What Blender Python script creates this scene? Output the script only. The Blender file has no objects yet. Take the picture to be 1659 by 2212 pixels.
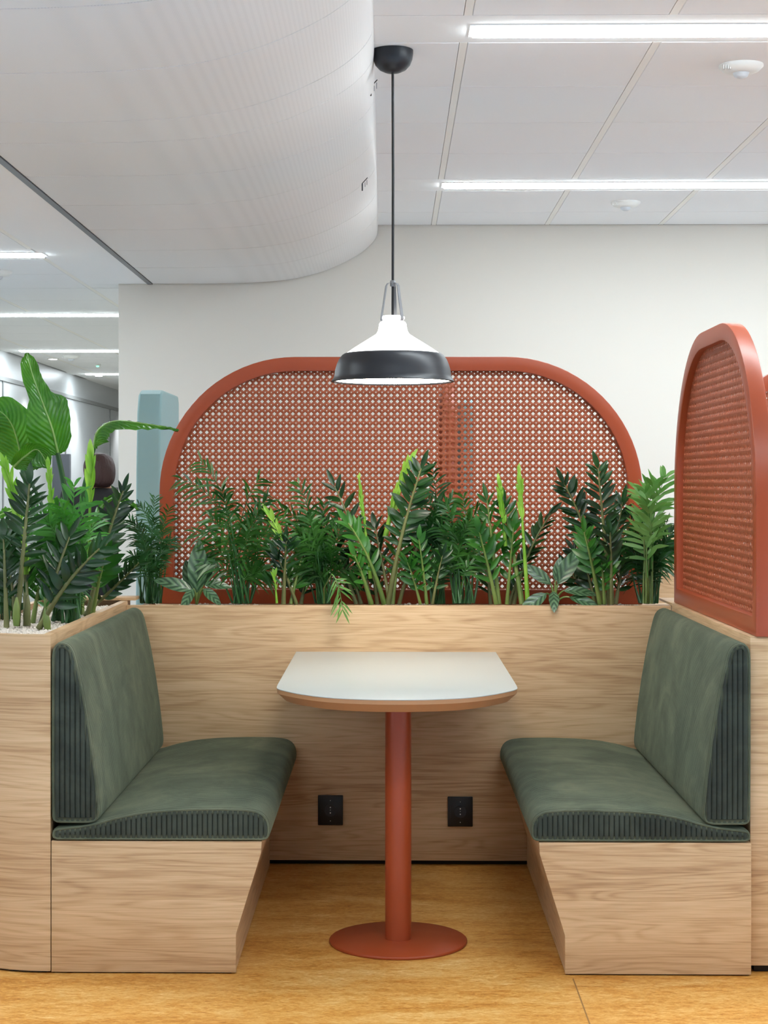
import bpy, bmesh, math, random
import numpy as np
from mathutils import Vector, Matrix
S = bpy.context.scene
COL = S.collection
R = math.radians
random.seed(7)

# ------------------------------------------------------------------ camera
F = 3740.0            # focal length in pixels of the 1659x2212 frame
H = 1.33              # eye height
YAW = 0.015
PCX, PCY = 845 - F*math.tan(YAW), 1045.0
cam_d = bpy.data.cameras.new('camera')
cam = bpy.data.objects.new('camera', cam_d); COL.objects.link(cam)
cam_d.sensor_fit = 'HORIZONTAL'; cam_d.sensor_width = 36
cam_d.lens = F/1659*36
cam_d.shift_x = -(PCX-829.5)/1659
cam_d.shift_y = -(1106-PCY)/1659
cam_d.clip_start = 0.05
cam.location = (0, 0, H); cam.rotation_euler = (R(90), 0, YAW)
S.camera = cam
# ------------------------------------------------------------------ world, exposure
w = bpy.data.worlds.new('daylight'); S.world = w; w.use_nodes = True
wb = w.node_tree.nodes['Background']
wb.inputs[0].default_value = (0.72, 0.86, 1.0, 1); wb.inputs[1].default_value = 2.5
S.view_settings.view_transform = 'Standard'; S.view_settings.look = 'None'
S.view_settings.exposure = 0.13; S.view_settings.gamma = 1; S.view_settings.use_curve_mapping = False
S.cycles.max_bounces = 8; S.cycles.diffuse_bounces = 5; S.cycles.transparent_max_bounces = 12
S.cycles.sample_clamp_indirect = 6
STRIP = 42.0          # ceiling strip lights
LAMP_DOWN = 24.0      # pendant diffuser
SPOT = 60.0

# ------------------------------------------------------------------ helpers
def P(px, py, Y):
    """world point on the plane at distance Y that the photograph shows at (px, py)"""
    u = (px-PCX)/F; v = (PCY-py)/F
    c, s = math.cos(YAW), math.sin(YAW)
    d = Vector((-s+u*c, c+u*s, v)); k = Y/d.y
    return Vector((d.x*k, Y, H+d.z*k))

def new_obj(name, me, mat=None, parent=None, smooth=None):
    o = bpy.data.objects.new(name, me); COL.objects.link(o)
    if mat is not None and len(me.materials) == 0: me.materials.append(mat)
    if parent is not None: o.parent = parent
    if smooth is not None:
        me.shade_smooth()
        if smooth < 180: me.set_sharp_from_angle(angle=R(smooth))
    return o
def mesh(name, v, f):
    me = bpy.data.meshes.new(name); me.from_pydata([tuple(p) for p in v], [], f); me.update(); return me
def np_mesh(name, v, quads):
    me = bpy.data.meshes.new(name); n = len(quads); k = quads.shape[1]
    me.vertices.add(len(v)); me.vertices.foreach_set('co', np.asarray(v, dtype=np.float32).ravel())
    me.loops.add(n*k); me.loops.foreach_set('vertex_index', np.asarray(quads, dtype=np.int32).ravel())
    me.polygons.add(n); me.polygons.foreach_set('loop_start', np.arange(0, n*k, k, dtype=np.int32))
    me.update(calc_edges=True); me.validate(); return me
def from_bm(name, bm, recalc=True):
    if recalc: bmesh.ops.recalc_face_normals(bm, faces=bm.faces)
    me = bpy.data.meshes.new(name); bm.to_mesh(me); bm.free(); return me
def box_bm(bm, x0, x1, y0, y1, z0, z1, bev=0.0, seg=2):
    vs = [bm.verts.new(p) for p in ((x0,y0,z0),(x1,y0,z0),(x1,y1,z0),(x0,y1,z0),(x0,y0,z1),(x1,y0,z1),(x1,y1,z1),(x0,y1,z1))]
    fs = [bm.faces.new([vs[i] for i in q]) for q in ((0,3,2,1),(4,5,6,7),(0,1,5,4),(1,2,6,5),(2,3,7,6),(3,0,4,7))]
    if bev:
        es = list({e for f in fs for e in f.edges})
        bmesh.ops.bevel(bm, geom=es, offset=bev, segments=seg, profile=0.5, affect='EDGES')
def box(name, x0, x1, y0, y1, z0, z1, mat, parent=None, bev=0.0, seg=2):
    bm = bmesh.new(); box_bm(bm, x0, x1, y0, y1, z0, z1, bev, seg)
    return new_obj(name, from_bm(name, bm), mat, parent, 40 if bev else None)
def prism(name, pts, y0, y1, mat, parent=None, bev=0.0, axis='Y'):
    """closed XZ outline pushed along Y (axis Y) or XY outline pushed along Z (axis Z)"""
    bm = bmesh.new()
    mk = (lambda p, h: (p[0], h, p[1])) if axis == 'Y' else (lambda p, h: (p[0], p[1], h))
    a = [bm.verts.new(mk(p, y0)) for p in pts]; b = [bm.verts.new(mk(p, y1)) for p in pts]
    n = len(pts); bm.faces.new(a); bm.faces.new(b[::-1])
    for i in range(n): bm.faces.new((a[i], b[i], b[(i+1) % n], a[(i+1) % n]))
    bmesh.ops.recalc_face_normals(bm, faces=bm.faces)
    if bev:
        es = [e for e in bm.edges if len(e.link_faces) == 2 and e.calc_face_angle(0) > R(25)]
        bmesh.ops.bevel(bm, geom=es, offset=bev, segments=2, profile=0.5, affect='EDGES')
    return new_obj(name, from_bm(name, bm), mat, parent, 35)
def lathe(name, prof, mat, parent=None, seg=64, center=(0,0,0), smooth=45):
    v, f = [], []
    for r, z in prof:
        for i in range(seg):
            a = 2*math.pi*i/seg; v.append((center[0]+r*math.cos(a), center[1]+r*math.sin(a), center[2]+z))
    for j in range(len(prof)-1):
        for i in range(seg):
            k = (i+1) % seg; f.append((j*seg+i, j*seg+k, (j+1)*seg+k, (j+1)*seg+i))
    if prof[0][0] > 1e-5: f.append(tuple(range(seg))[::-1])
    if prof[-1][0] > 1e-5: f.append(tuple(range((len(prof)-1)*seg, len(prof)*seg)))
    me = mesh(name, v, f)
    bm = bmesh.new(); bm.from_mesh(me); bmesh.ops.remove_doubles(bm, verts=bm.verts, dist=1e-6)
    bmesh.ops.recalc_face_normals(bm, faces=bm.faces); bm.to_mesh(me); bm.free()
    return new_obj(name, me, mat, parent, smooth)
def tube_vf(pts, radii, sides=6, close=True, off=0):
    pts = [Vector(p) for p in pts]; v, f = [], []
    n = len(pts); up = Vector((0.13, -0.97, 0.2)).normalized()
    for i, p in enumerate(pts):
        t = (pts[min(i+1, n-1)]-pts[max(i-1, 0)]).normalized()
        a = t.cross(up)
        if a.length < 0.05: a = t.cross(Vector((1, 0, 0)))
        a.normalize(); b = t.cross(a).normalized()
        r = radii[i] if hasattr(radii, '__len__') else radii
        for k in range(sides):
            th = 2*math.pi*k/sides; v.append(p+a*(r*math.cos(th))+b*(r*math.sin(th)))
    for i in range(n-1):
        for k in range(sides):
            m = (k+1) % sides
            f.append((off+i*sides+k, off+i*sides+m, off+(i+1)*sides+m, off+(i+1)*sides+k))
    if close:
        f.append(tuple(off+k for k in range(sides))[::-1]); f.append(tuple(off+(n-1)*sides+k for k in range(sides)))
    return v, f
def tube(name, pts, radii, mat, parent=None, sides=8):
    v, f = tube_vf(pts, radii, sides); me = mesh(name, v, f)
    return new_obj(name, me, mat, parent, 60)
def tag(o, label=None, cat=None, group=None, kind=None):
    if label: o['label'] = label
    if cat: o['category'] = cat
    if group: o['group'] = group
    if kind: o['kind'] = kind
    return o
def empty(name, loc=(0,0,0), **k):
    o = bpy.data.objects.new(name, None); COL.objects.link(o); o.location = loc; o.empty_display_size = 0.05
    return tag(o, **k)
def rebase(root):
    """move an Empty made at the origin to the base of its parts"""
    bpy.context.view_layer.update()
    lo = Vector((1e9,)*3); hi = Vector((-1e9,)*3)
    def walk(o):
        nonlocal lo, hi
        for c in o.children:
            if c.type == 'MESH':
                for q in c.bound_box:
                    p = c.matrix_world @ Vector(q)
                    lo = Vector(map(min, lo, p)); hi = Vector(map(max, hi, p))
            walk(c)
    walk(root)
    b = Vector(((lo.x+hi.x)/2, (lo.y+hi.y)/2, lo.z)); root.location = b
    for c in root.children: c.location = c.location - b
def bez(a, b, c, n):
    return [a*(1-t)**2+b*(2*t*(1-t))+c*t*t for t in [i/(n-1) for i in range(n)]]

# ------------------------------------------------------------------ materials
def srgb(r, g, b):
    return tuple((x/255/12.92 if x/255 <= 0.04045 else ((x/255+0.055)/1.055)**2.4) for x in (r, g, b))+(1,)
def mat(name, col, rough=0.5, metal=0.0, spec=0.5, **k):
    m = bpy.data.materials.new(name); m.use_nodes = True
    b = m.node_tree.nodes['Principled BSDF']
    b.inputs['Base Color'].default_value = col; b.inputs['Roughness'].default_value = rough
    b.inputs['Metallic'].default_value = metal; b.inputs['Specular IOR Level'].default_value = spec
    for n, v in k.items(): b.inputs[n.replace('_', ' ')].default_value = v
    return m
def nd(m, t, **k):
    n = m.node_tree.nodes.new(t)
    for a, v in k.items(): setattr(n, a, v)
    return n
def lk(m, a, b): m.node_tree.links.new(a, b)
def pos_map(m, scale, rot=(0,0,0), obj=False):
    if obj:
        tc = nd(m, 'ShaderNodeTexCoord'); src = tc.outputs['Object']
    else:
        g = nd(m, 'ShaderNodeNewGeometry'); src = g.outputs['Position']
    mp = nd(m, 'ShaderNodeMapping'); mp.inputs['Scale'].default_value = scale; mp.inputs['Rotation'].default_value = rot
    lk(m, src, mp.inputs[0]); return mp.outputs[0]
def ramp(m, fac, stops):
    r = nd(m, 'ShaderNodeValToRGB'); e = r.color_ramp.elements
    e[0].position, e[0].color = stops[0]; e[1].position, e[1].color = stops[-1]
    for p, c in stops[1:-1]:
        x = e.new(p); x.color = c
    lk(m, fac, r.inputs[0]); return r.outputs[0]
def noise(m, vec, scale=1, detail=4, rough=0.5, dist=0.0):
    n = nd(m, 'ShaderNodeTexNoise'); n.inputs['Scale'].default_value = scale; n.inputs['Detail'].default_value = detail
    n.inputs['Roughness'].default_value = rough; n.inputs['Distortion'].default_value = dist
    lk(m, vec, n.inputs['Vector']); return n.outputs['Fac']
def mixc(m, a, b, fac, mode='MIX'):
    x = nd(m, 'ShaderNodeMix', data_type='RGBA', blend_type=mode)
    for inp, val in ((x.inputs[0], fac), (x.inputs[6], a), (x.inputs[7], b)):
        if hasattr(val, 'links') or hasattr(val, 'is_linked'): lk(m, val, inp)
        else: inp.default_value = val
    return x.outputs[2]
def math_(m, op, a, b=None, c=None):
    x = nd(m, 'ShaderNodeMath', operation=op)
    for i, v in enumerate((a, b, c)):
        if v is None: continue
        if hasattr(v, 'is_linked'): lk(m, v, x.inputs[i])
        else: x.inputs[i].default_value = v
    return x.outputs[0]
def bump(m, h, strength=0.2, dist=0.01):
    b = nd(m, 'ShaderNodeBump'); b.inputs['Strength'].default_value = strength; b.inputs['Distance'].default_value = dist
    lk(m, h, b.inputs['Height']); lk(m, b.outputs[0], m.node_tree.nodes['Principled BSDF'].inputs['Normal'])
def base(m): return m.node_tree.nodes['Principled BSDF'].inputs['Base Color']

def wood_mat():
    m = mat('oak_laminate', (0.5,0.35,0.2,1), 0.42, spec=0.35)
    lo = noise(m, pos_map(m, (1.3, 1.3, 4.5)), 1.0, 2, 0.5)                  # slow warp
    g = nd(m, 'ShaderNodeNewGeometry'); sx = nd(m, 'ShaderNodeSeparateXYZ'); lk(m, g.outputs['Position'], sx.inputs[0])
    xy = math_(m, 'ADD', sx.outputs[0], math_(m, 'MULTIPLY', sx.outputs[1], 0.93))
    # boards about 11 cm tall
    bid = math_(m, 'FLOOR', math_(m, 'DIVIDE', math_(m, 'ADD', sx.outputs[2], 0.023), 0.112))
    cm = nd(m, 'ShaderNodeCombineXYZ')
    lk(m, math_(m, 'ADD', math_(m, 'MULTIPLY', xy, 1.0), math_(m, 'MULTIPLY', bid, 7.31)), cm.inputs[0])
    lk(m, math_(m, 'MULTIPLY', bid, 3.7), cm.inputs[1]); lk(m, sx.outputs[2], cm.inputs[2])
    mp = nd(m, 'ShaderNodeMapping'); mp.inputs['Scale'].default_value = (1.1, 1, 11); lk(m, cm.outputs[0], mp.inputs[0])
    c = noise(m, mp.outputs[0], 1.0, 2, 0.45, 0.5)
    rings = math_(m, 'SINE', math_(m, 'MULTIPLY', c, 75))                     # cathedral rings
    rings = math_(m, 'POWER', math_(m, 'MULTIPLY_ADD', rings, 0.5, 0.5), 2.0)
    mp2 = nd(m, 'ShaderNodeMapping'); mp2.inputs['Scale'].default_value = (7, 1, 300); lk(m, cm.outputs[0], mp2.inputs[0])
    fine = noise(m, mp2.outputs[0], 1.0, 3, 0.6)
    mp3 = nd(m, 'ShaderNodeMapping'); mp3.inputs['Scale'].default_value = (2.2, 1, 55); lk(m, cm.outputs[0], mp3.inputs[0])
    med = noise(m, mp3.outputs[0], 1.0, 3, 0.55)
    wn = nd(m, 'ShaderNodeTexWhiteNoise', noise_dimensions='1D'); lk(m, bid, wn.inputs['W'])
    fac = math_(m, 'ADD', math_(m, 'MULTIPLY', fine, 0.60), math_(m, 'MULTIPLY', rings, 0.13))
    fac = math_(m, 'ADD', fac, math_(m, 'MULTIPLY', med, 0.22))
    fac = math_(m, 'ADD', fac, math_(m, 'MULTIPLY', wn.outputs[0], 0.14))
    col = ramp(m, fac, [(0.30, srgb(219,188,150)), (0.50, srgb(205,172,133)), (0.64, srgb(189,154,115)), (0.82, srgb(158,122,88))])
    lk(m, col, base(m)); bump(m, fine, 0.08, 0.002); return m
def lino_mat():
    m = mat('amber_linoleum', srgb(205,150,70), 0.45, spec=0.35)
    a = noise(m, pos_map(m, (3.0, 9, 1)), 1.0, 6, 0.6, 0.6)
    b = noise(m, pos_map(m, (28, 75, 1)), 1.0, 5, 0.65, 1.2)
    c = noise(m, pos_map(m, (90, 200, 1)), 1.0, 4, 0.7, 0.8)
    fac = math_(m, 'ADD', math_(m, 'MULTIPLY', a, 0.35), math_(m, 'ADD', math_(m, 'MULTIPLY', b, 0.4), math_(m, 'MULTIPLY', c, 0.25)))
    col = ramp(m, fac, [(0.34, srgb(150,92,32)), (0.43, srgb(190,126,50)), (0.50, srgb(210,152,74)), (0.57, srgb(222,174,102)), (0.66, srgb(240,208,148))])
    lk(m, col, base(m)); return m
def cord_mat(name, cols, groove_shade, sheen):
    m = mat(name, srgb(82,92,78), 0.92, spec=0.12, Sheen_Weight=sheen, Sheen_Roughness=0.45)
    m.node_tree.nodes['Principled BSDF'].inputs['Sheen Tint'].default_value = srgb(170,185,160)
    a = noise(m, pos_map(m, (3.5, 3.5, 3.5)), 1.0, 4, 0.55, 1.6)
    b = noise(m, pos_map(m, (14, 14, 14)), 1.0, 4, 0.6, 1.0)
    fac = math_(m, 'ADD', math_(m, 'MULTIPLY', a, 0.7), math_(m, 'MULTIPLY', b, 0.3))
    col = ramp(m, fac, [(0.36, srgb(*cols[0])), (0.5, srgb(*cols[1])), (0.64, srgb(*cols[2]))])
    n = noise(m, pos_map(m, (600, 600, 600)), 1.0, 2, 0.5)
    at = nd(m, 'ShaderNodeAttribute', attribute_name='groove_shade')
    col = mixc(m, col, srgb(*groove_shade), math_(m, 'MULTIPLY', at.outputs['Fac'], 0.85))  # shade between the ribs mixed into the colour
    lk(m, col, base(m)); bump(m, n, 0.15, 0.002); return m
def leaf_mat(name, c0, c1, rough=0.28, trans=0.18, spec=0.5, vein=None):
    m = mat(name, c0, rough, spec=spec)
    n = noise(m, pos_map(m, (9, 9, 9)), 1.0, 3, 0.5)
    col = ramp(m, n, [(0.35, c0), (0.65, c1)])
    if vein:
        tc = nd(m, 'ShaderNodeTexCoord'); s = nd(m, 'ShaderNodeSeparateXYZ'); lk(m, tc.outputs['UV'], s.inputs[0])
        ax = math_(m, 'ABSOLUTE', math_(m, 'SUBTRACT', s.outputs[0], 0.5))
        st = math_(m, 'SINE', math_(m, 'MULTIPLY', math_(m, 'SUBTRACT', s.outputs[1], math_(m, 'MULTIPLY', ax, 0.55)), vein[1]))
        nn = noise(m, pos_map(m, (60, 60, 60)), 1.0, 3, 0.6)
        f = math_(m, 'MULTIPLY', math_(m, 'MULTIPLY_ADD', st, 0.5, 0.5), math_(m, 'MULTIPLY', nn, vein[2]))
        f.node.use_clamp = True
        col = mixc(m, col, vein[0], f)
        bump(m, st, vein[3], 0.004)
    lk(m, col, base(m))
    if trans:
        nt = m.node_tree; b = nt.nodes['Principled BSDF']; out = nt.nodes['Material Output']
        tr = nd(m, 'ShaderNodeBsdfTranslucent'); lk(m, mixc(m, col, (1.0, 1.6, 0.5, 1), 0.55, 'MULTIPLY'), tr.inputs[0])
        mx = nd(m, 'ShaderNodeMixShader'); mx.inputs[0].default_value = trans
        lk(m, b.outputs[0], mx.inputs[1]); lk(m, tr.outputs[0], mx.inputs[2]); lk(m, mx.outputs[0], out.inputs[0])
    return m
def emit(name, col, st):
    m = mat(name, (0.8,0.8,0.8,1), 0.5); b = m.node_tree.nodes['Principled BSDF']
    b.inputs['Emission Color'].default_value = col; b.inputs['Emission Strength'].default_value = st; return m

OAK = wood_mat(); LINO = lino_mat(); CORD = cord_mat('green_corduroy', ((70,76,64),(83,89,74),(100,104,86)), (36,40,34), 0.4)
CORD_SHADED = cord_mat('green_corduroy_shaded_sides', ((50,54,50),(60,66,60),(72,78,70)), (12,13,12), 0.12)  # same corduroy, with the shade of the side faces put into its colour
EDGE = mat('oak_edge_band', srgb(214,182,140), 0.5)
PLINTH = mat('black_plinth', srgb(20,18,17), 0.6)
WALL = mat('cream_paint', srgb(223,219,210), 0.85, spec=0.2)
CWHITE = mat('ceiling_paint', srgb(247,247,246), 0.9, spec=0.2)
def tile_mat():
    m = mat('mineral_fibre_tile', srgb(247,247,247), 0.92, spec=0.15)
    n = noise(m, pos_map(m, (160,160,160)), 1.0, 3, 0.6); bump(m, n, 0.12, 0.002); return m
TILE = tile_mat()
RAIL = mat('ceiling_rail_paint', srgb(248,245,238), 0.6)
GAP = mat('shadow_gap_black', srgb(110,106,102), 0.9)
def baffle_mat():
    m = mat('perforated_white_metal', srgb(226,221,216), 0.45, spec=0.4)
    v = nd(m, 'ShaderNodeTexVoronoi'); v.inputs['Scale'].default_value = 190; v.inputs['Randomness'].default_value = 0.0
    lk(m, pos_map(m, (1, 1, 1), (0, 0, R(45))), v.inputs['Vector'])
    c = ramp(m, v.outputs['Distance'], [(0.18, srgb(217,214,211)), (0.40, srgb(232,229,226))])
    lk(m, c, base(m)); return m
BAFFLE = baffle_mat()
GALV = mat('galvanised_rail', srgb(120,122,126), 0.4, 0.6)
TERRA = mat('terracotta_powder_coat', srgb(160,70,37), 0.36, spec=0.45)
TERRA2 = mat('terracotta_perforated_sheet', srgb(158,80,48), 0.5, spec=0.4)
TABTOP = mat('pale_grey_laminate', srgb(178,183,180), 0.33, spec=0.4)
PLY = mat('table_plywood_edge', srgb(176,128,88), 0.5)
BLACK = mat('matt_black_metal', srgb(27,30,36), 0.42, spec=0.5)
BLACKP = mat('black_socket_plastic', srgb(16,16,18), 0.4)
CABLE = mat('black_cable', srgb(22,22,24), 0.6)
STEEL = mat('grey_bracket_metal', srgb(128,128,130), 0.4, 0.3)
CHROME = mat('bright_contact', srgb(200,200,200), 0.3, 0.8)
OPAL = emit('opal_shade', (1, 0.985, 0.96, 1), 2.2)
DIFF = emit('lamp_diffuser', (1, 0.91, 0.77, 1), LAMP_DOWN)
STRIPM = emit('strip_diffuser', (0.86, 0.95, 1, 1), STRIP)
TEAL = mat('teal_felt', srgb(150,184,186), 0.95, spec=0.1, Sheen_Weight=0.3)
GREYW = mat('corridor_grey_panel', srgb(200,204,206), 0.35, spec=0.5)
GREYD = mat('dark_grey_door', srgb(70,74,80), 0.5)
GRAVEL = mat('white_gravel', srgb(222,212,200), 0.85)
SOIL = mat('planting_soil', srgb(48,36,28), 0.95)
PLASTIC = mat('white_sensor_plastic', srgb(232,231,226), 0.4)
G_DARK = leaf_mat('zz_leaf_dark', srgb(15,42,18), srgb(32,72,26), 0.30, 0.12, spec=0.4)
G_MID = leaf_mat('zz_leaf_mid', srgb(30,78,24), srgb(58,116,36), 0.30, 0.18, spec=0.4)
G_LIME = leaf_mat('young_shoot_lime', srgb(120,176,50), srgb(166,206,86), 0.35, 0.3)
G_PALM = leaf_mat('palm_leaf', srgb(30,76,28), srgb(64,118,44), 0.35, 0.22)
G_PALMD = leaf_mat('palm_leaf_dark', srgb(22,62,26), srgb(42,94,38), 0.35, 0.15)
G_PALML = leaf_mat('palm_leaf_pale', srgb(92,146,70), srgb(134,176,102), 0.35, 0.3)
G_STREL = leaf_mat('broad_leaf_green', srgb(44,104,20), srgb(78,140,34), 0.20, 0.34, vein=(srgb(112,168,72), 95, 0.5, 0.35))
G_AGLA = leaf_mat('variegated_leaf', srgb(20,52,28), srgb(30,68,34), 0.3, 0.1, vein=(srgb(112,146,106), 30, 1.1, 0.1))
G_STEM = leaf_mat('stem_green', srgb(88,112,50), srgb(120,138,70), 0.4, 0)
G_STEMB = leaf_mat('stem_olive_brown', srgb(92,96,54), srgb(116,118,72), 0.45, 0)
G_STEMD = leaf_mat('stem_dark_green', srgb(34,76,38), srgb(52,98,50), 0.4, 0)

# ================================================================== THE SETTING
CZ = 2.70; LZ = 2.39; BACKY = 9.17
floor = box('floor', -3.3, 6.2, 3.8, 6.9, -0.1, 0, LINO); tag(floor, kind='structure')
BOUNCE_FLOOR = mat('pale_bounce_floor', srgb(218,232,248), 0.95)  # unseen floor, added pale and bluish to bounce light onto the ceiling
DIM_BOUNCE_FLOOR = mat('dim_bounce_floor', srgb(150,146,136), 0.95)  # unseen floor, added darker to cut the bounce on the corridor ceiling
for a, b, cm_ in ((-5.0, 3.8, BOUNCE_FLOOR), (6.9, 9.4, BOUNCE_FLOOR), (9.4, 24.0, DIM_BOUNCE_FLOOR)):
    o = box('floor', -3.3, 6.2, a, b, -0.1, 0, cm_); tag(o, kind='structure')
s1, s2 = P(1245, 2125, 4.6), P(1290, 2212, 4.3)
sx = lambda z0: None
box('seam', 0.487, 0.4905, 3.81, 4.66, 0.0, 0.0006, mat('seam_weld', srgb(150,108,58), 0.6), floor)

wall_back = box('wall_back', -1.447, 6.0, BACKY, BACKY+0.15, 0, CZ, WALL); tag(wall_back, kind='structure')
for a, b, c, d in ((-5.0, 24, 0, 0.9), (-5.0, 24, 2.45, CZ), (-5.0, 0.0, 0.9, 2.45), (2.3, 2.6, 0.9, 2.45), (4.9, 5.2, 0.9, 2.45), (7.5, 7.8, 0.9, 2.45), (9.0, 24, 0.9, 2.45)):
    wr = box('wall_right', 6.0, 6.15, a, b, c, d, WALL); tag(wr, kind='structure')
wl = box('wall_left', -3.25, -3.1, -5.0, 24, 0, CZ, GREYW); tag(wl, kind='structure')
box('head_rail', -3.1, -3.085, 6, 23.9, 2.15, 2.185, mat('head_rail_grey', srgb(150,152,152), 0.5), wl)
for y in (8.6, 11.2, 13.75, 16.4, 19.0, 21.6):
    box('panel_joint', -3.1, -3.09, y, y+0.03, 0, 2.15, mat('joint_grey', srgb(140,142,142), 0.6), wl)
wf = box('wall_far', -3.25, 6.15, 24, 24.15, 0, CZ, WALL); tag(wf, kind='structure')
wf2 = box('wall_front', -3.1, 6.0, -5.1, -5.0, 0, CZ, WALL); tag(wf2, kind='structure')  # unseen wall, left without windows to keep daylight from under the table

# right, higher tile ceiling ------------------------------------------------
ceil = box('ceiling', -1.30, 6.15, -5.0, 9.32, CZ+0.012, CZ+0.1, GAP); tag(ceil, kind='structure')
rows = [5.067-0.6*k for k in range(1, 5)][::-1]
Ylines = [2.352, 2.667, 3.267, 3.867, 4.467, 5.067, 5.38, 5.976, 6.574, 7.18, 7.79, 8.10, 8.735, 9.165]
Xl = [-0.375, 0.225, 0.824, 1.425, 2.025, 2.625, 3.225]
plain = {(5.067, 5.38), (7.79, 8.10), (2.352, 2.667)}
J = 0.0028
tile_me = {}
for a, b in zip(Ylines[:-1], Ylines[1:]):
    if (a, b) in plain:
        box('light_band', -1.28, 6.0, a+J, b-J, CZ, CZ+0.011, CWHITE, ceil); continue
    for x0, x1 in zip(Xl[:-1], Xl[1:]):
        key = round(b-a, 3), round(x1-x0, 3)
        if key not in tile_me:
            bm = bmesh.new(); box_bm(bm, 0.0135, x1-x0-0.0135, J, b-a-J, -0.0008, 0.011, 0.002, 1); tile_me[key] = from_bm('ceiling_tile', bm); tile_me[key].materials.append(TILE)
        o = new_obj('ceiling_tile', tile_me[key], None, ceil); o.location = (x0, a, CZ)
for x in Xl:
    for a, b in ((2.667, 5.067), (5.38, 7.79), (8.10, 9.165)):
        box('ceiling_rail', x-0.012, x+0.012, a, b, CZ-0.0005, CZ+0.012, RAIL, ceil)
box('ceiling_field', 3.24, 6.0, 2.36, 9.165, CZ+0.001, CZ+0.011, TILE, ceil)
box('ceiling_field', -1.28, 6.0, -5.0, 2.349, CZ+0.001, CZ+0.011, TILE, ceil)
box('ceiling_field', -1.28, -0.39, 2.36, 9.165, CZ+0.001, CZ+0.011, TILE, ceil)

# left, lower tile ceiling --------------------------------------------------
lc = box('ceiling', -3.1, -1.30, -5.0, 9.17, LZ+0.012, LZ+0.1, GAP); tag(lc, kind='structure')
lc2 = box('ceiling_slab', -3.1, 6.0, 9.32, 24, LZ+0.012, LZ+0.1, GAP, lc)
box('ceiling_slab', -3.1, -1.447, 9.17, 9.32, LZ+0.012, LZ+0.1, GAP, lc)
box('ceiling_margin', -1.62, -1.302, -5, 9.165, LZ, LZ+0.011, CWHITE, lc)
box('ceiling_margin', -1.62, -1.449, 9.166, 9.349, LZ, LZ+0.011, CWHITE, lc)
box('bulkhead_face', -1.302, -1.292, -5, 9.165, LZ, CZ, CWHITE, lc)
LX = [-2.838, -2.23, -1.63]
ly = [5.35, 5.95, 6.56, 7.19, 7.79, 8.14, 8.73, 9.35, 9.96, 10.62, 10.97, 11.57, 12.17, 12.77, 13.55, 13.93, 14.5, 15.1, 15.7, 16.45, 16.85, 17.5]
bands = {7.79, 10.62, 13.55, 16.45}
for a, b in zip(ly[:-1], ly[1:]):
    xr = -1.63 if a < 9.2 else 0.2
    if a in bands:
        box('light_band', -3.1, xr, a+J, b-J, LZ, LZ+0.011, CWHITE, lc); continue
    xs = [-3.09, -2.838, -2.23, -1.63] + ([-1.03, -0.43, 0.17] if xr > 0 else [])
    for x0, x1 in zip(xs[:-1], xs[1:]):
        box('ceiling_tile', x0+0.0135, x1-0.0135, a+J, b-J, LZ-0.0008, LZ+0.011, TILE, lc)
    for x in xs[1:]:
        box('ceiling_rail', x-0.012, x+0.012, a, b, LZ-0.0005, LZ+0.012, RAIL, lc)
box('ceiling_field', -3.1, -1.63, -5, 5.34, LZ+0.001, LZ+0.011, TILE, lc)
box('ceiling_field', 0.2, 6.0, 9.35, 17.5, LZ+0.001, LZ+0.011, TILE, lc)
box('ceiling_field', -3.1, 6.0, 17.52, 24, LZ+0.001, LZ+0.011, TILE, lc)

# curved perforated metal vault ----------------------------------------------
prof = [(-1.262, 2.390), (-1.05, 2.390), (-0.895, 2.3915), (-0.75, 2.395), (-0.60, 2.404), (-0.478, 2.422), (-0.355, 2.456), (-0.255, 2.498), (-0.17, 2.545), (-0.112, 2.592), (-0.080, 2.635), (-0.072, 2.668), (-0.070, 2.699)]
def cr(pts, n=5):
    out = []
    for i in range(len(pts)-1):
        p0 = Vector(pts[max(i-1,0)]); p1 = Vector(pts[i]); p2 = Vector(pts[i+1]); p3 = Vector(pts[min(i+2,len(pts)-1)])
        for k in range(n):
            t = k/n
            out.append(0.5*((2*p1)+(p2-p0)*t+(2*p0-5*p1+4*p2-p3)*t*t+(3*p1-p0-3*p2+p3)*t**3))
    out.append(Vector(pts[-1])); return out
vp = cr(prof, 4)
baf = empty('ceiling_vault', label='white perforated metal ceiling vault curving upwards beside the black pendant cord', cat='ceiling panel')
seams = [3.26, 3.86, 4.46, 5.06, 5.375, 5.955, 6.576, 7.21, 7.85, 8.48, 9.165]
skew = lambda x, y: (9.17-y)*0.0045*max(0, min(1, (x+1.26)/1.19))
for a, b in zip(seams[:-1], seams[1:]):
    bm = bmesh.new(); rowsv = []
    nrm = []
    for i, p in enumerate(vp):
        t = (vp[min(i+1, len(vp)-1)]-vp[max(i-1, 0)]).normalized(); nrm.append(Vector((t.y, -t.x)))   # outward (down/right)
    ys = [(a+0.0015, 0.006), (a+0.0035, 0.0), (b-0.0035, 0.0), (b-0.0015, 0.006)]
    for y, inset in ys:
        rowsv.append([bm.verts.new((p.x-n.x*inset+skew(p.x, y), y, p.y-n.y*inset)) for p, n in zip(vp, nrm)])
    for j in range(3):
        for i in range(len(vp)-1):
            bm.faces.new((rowsv[j][i], rowsv[j][i+1], rowsv[j+1][i+1], rowsv[j+1][i]))
    o = new_obj('vault_panel', from_bm('vault_panel', bm, False), BAFFLE, baf, 50)
bm = bmesh.new(); r0 = []
for y in (3.26, 9.165): r0.append([bm.verts.new((p.x-n.x*0.0065+skew(p.x, y), y, p.y-n.y*0.0065)) for p, n in zip(vp, nrm)])
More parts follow.
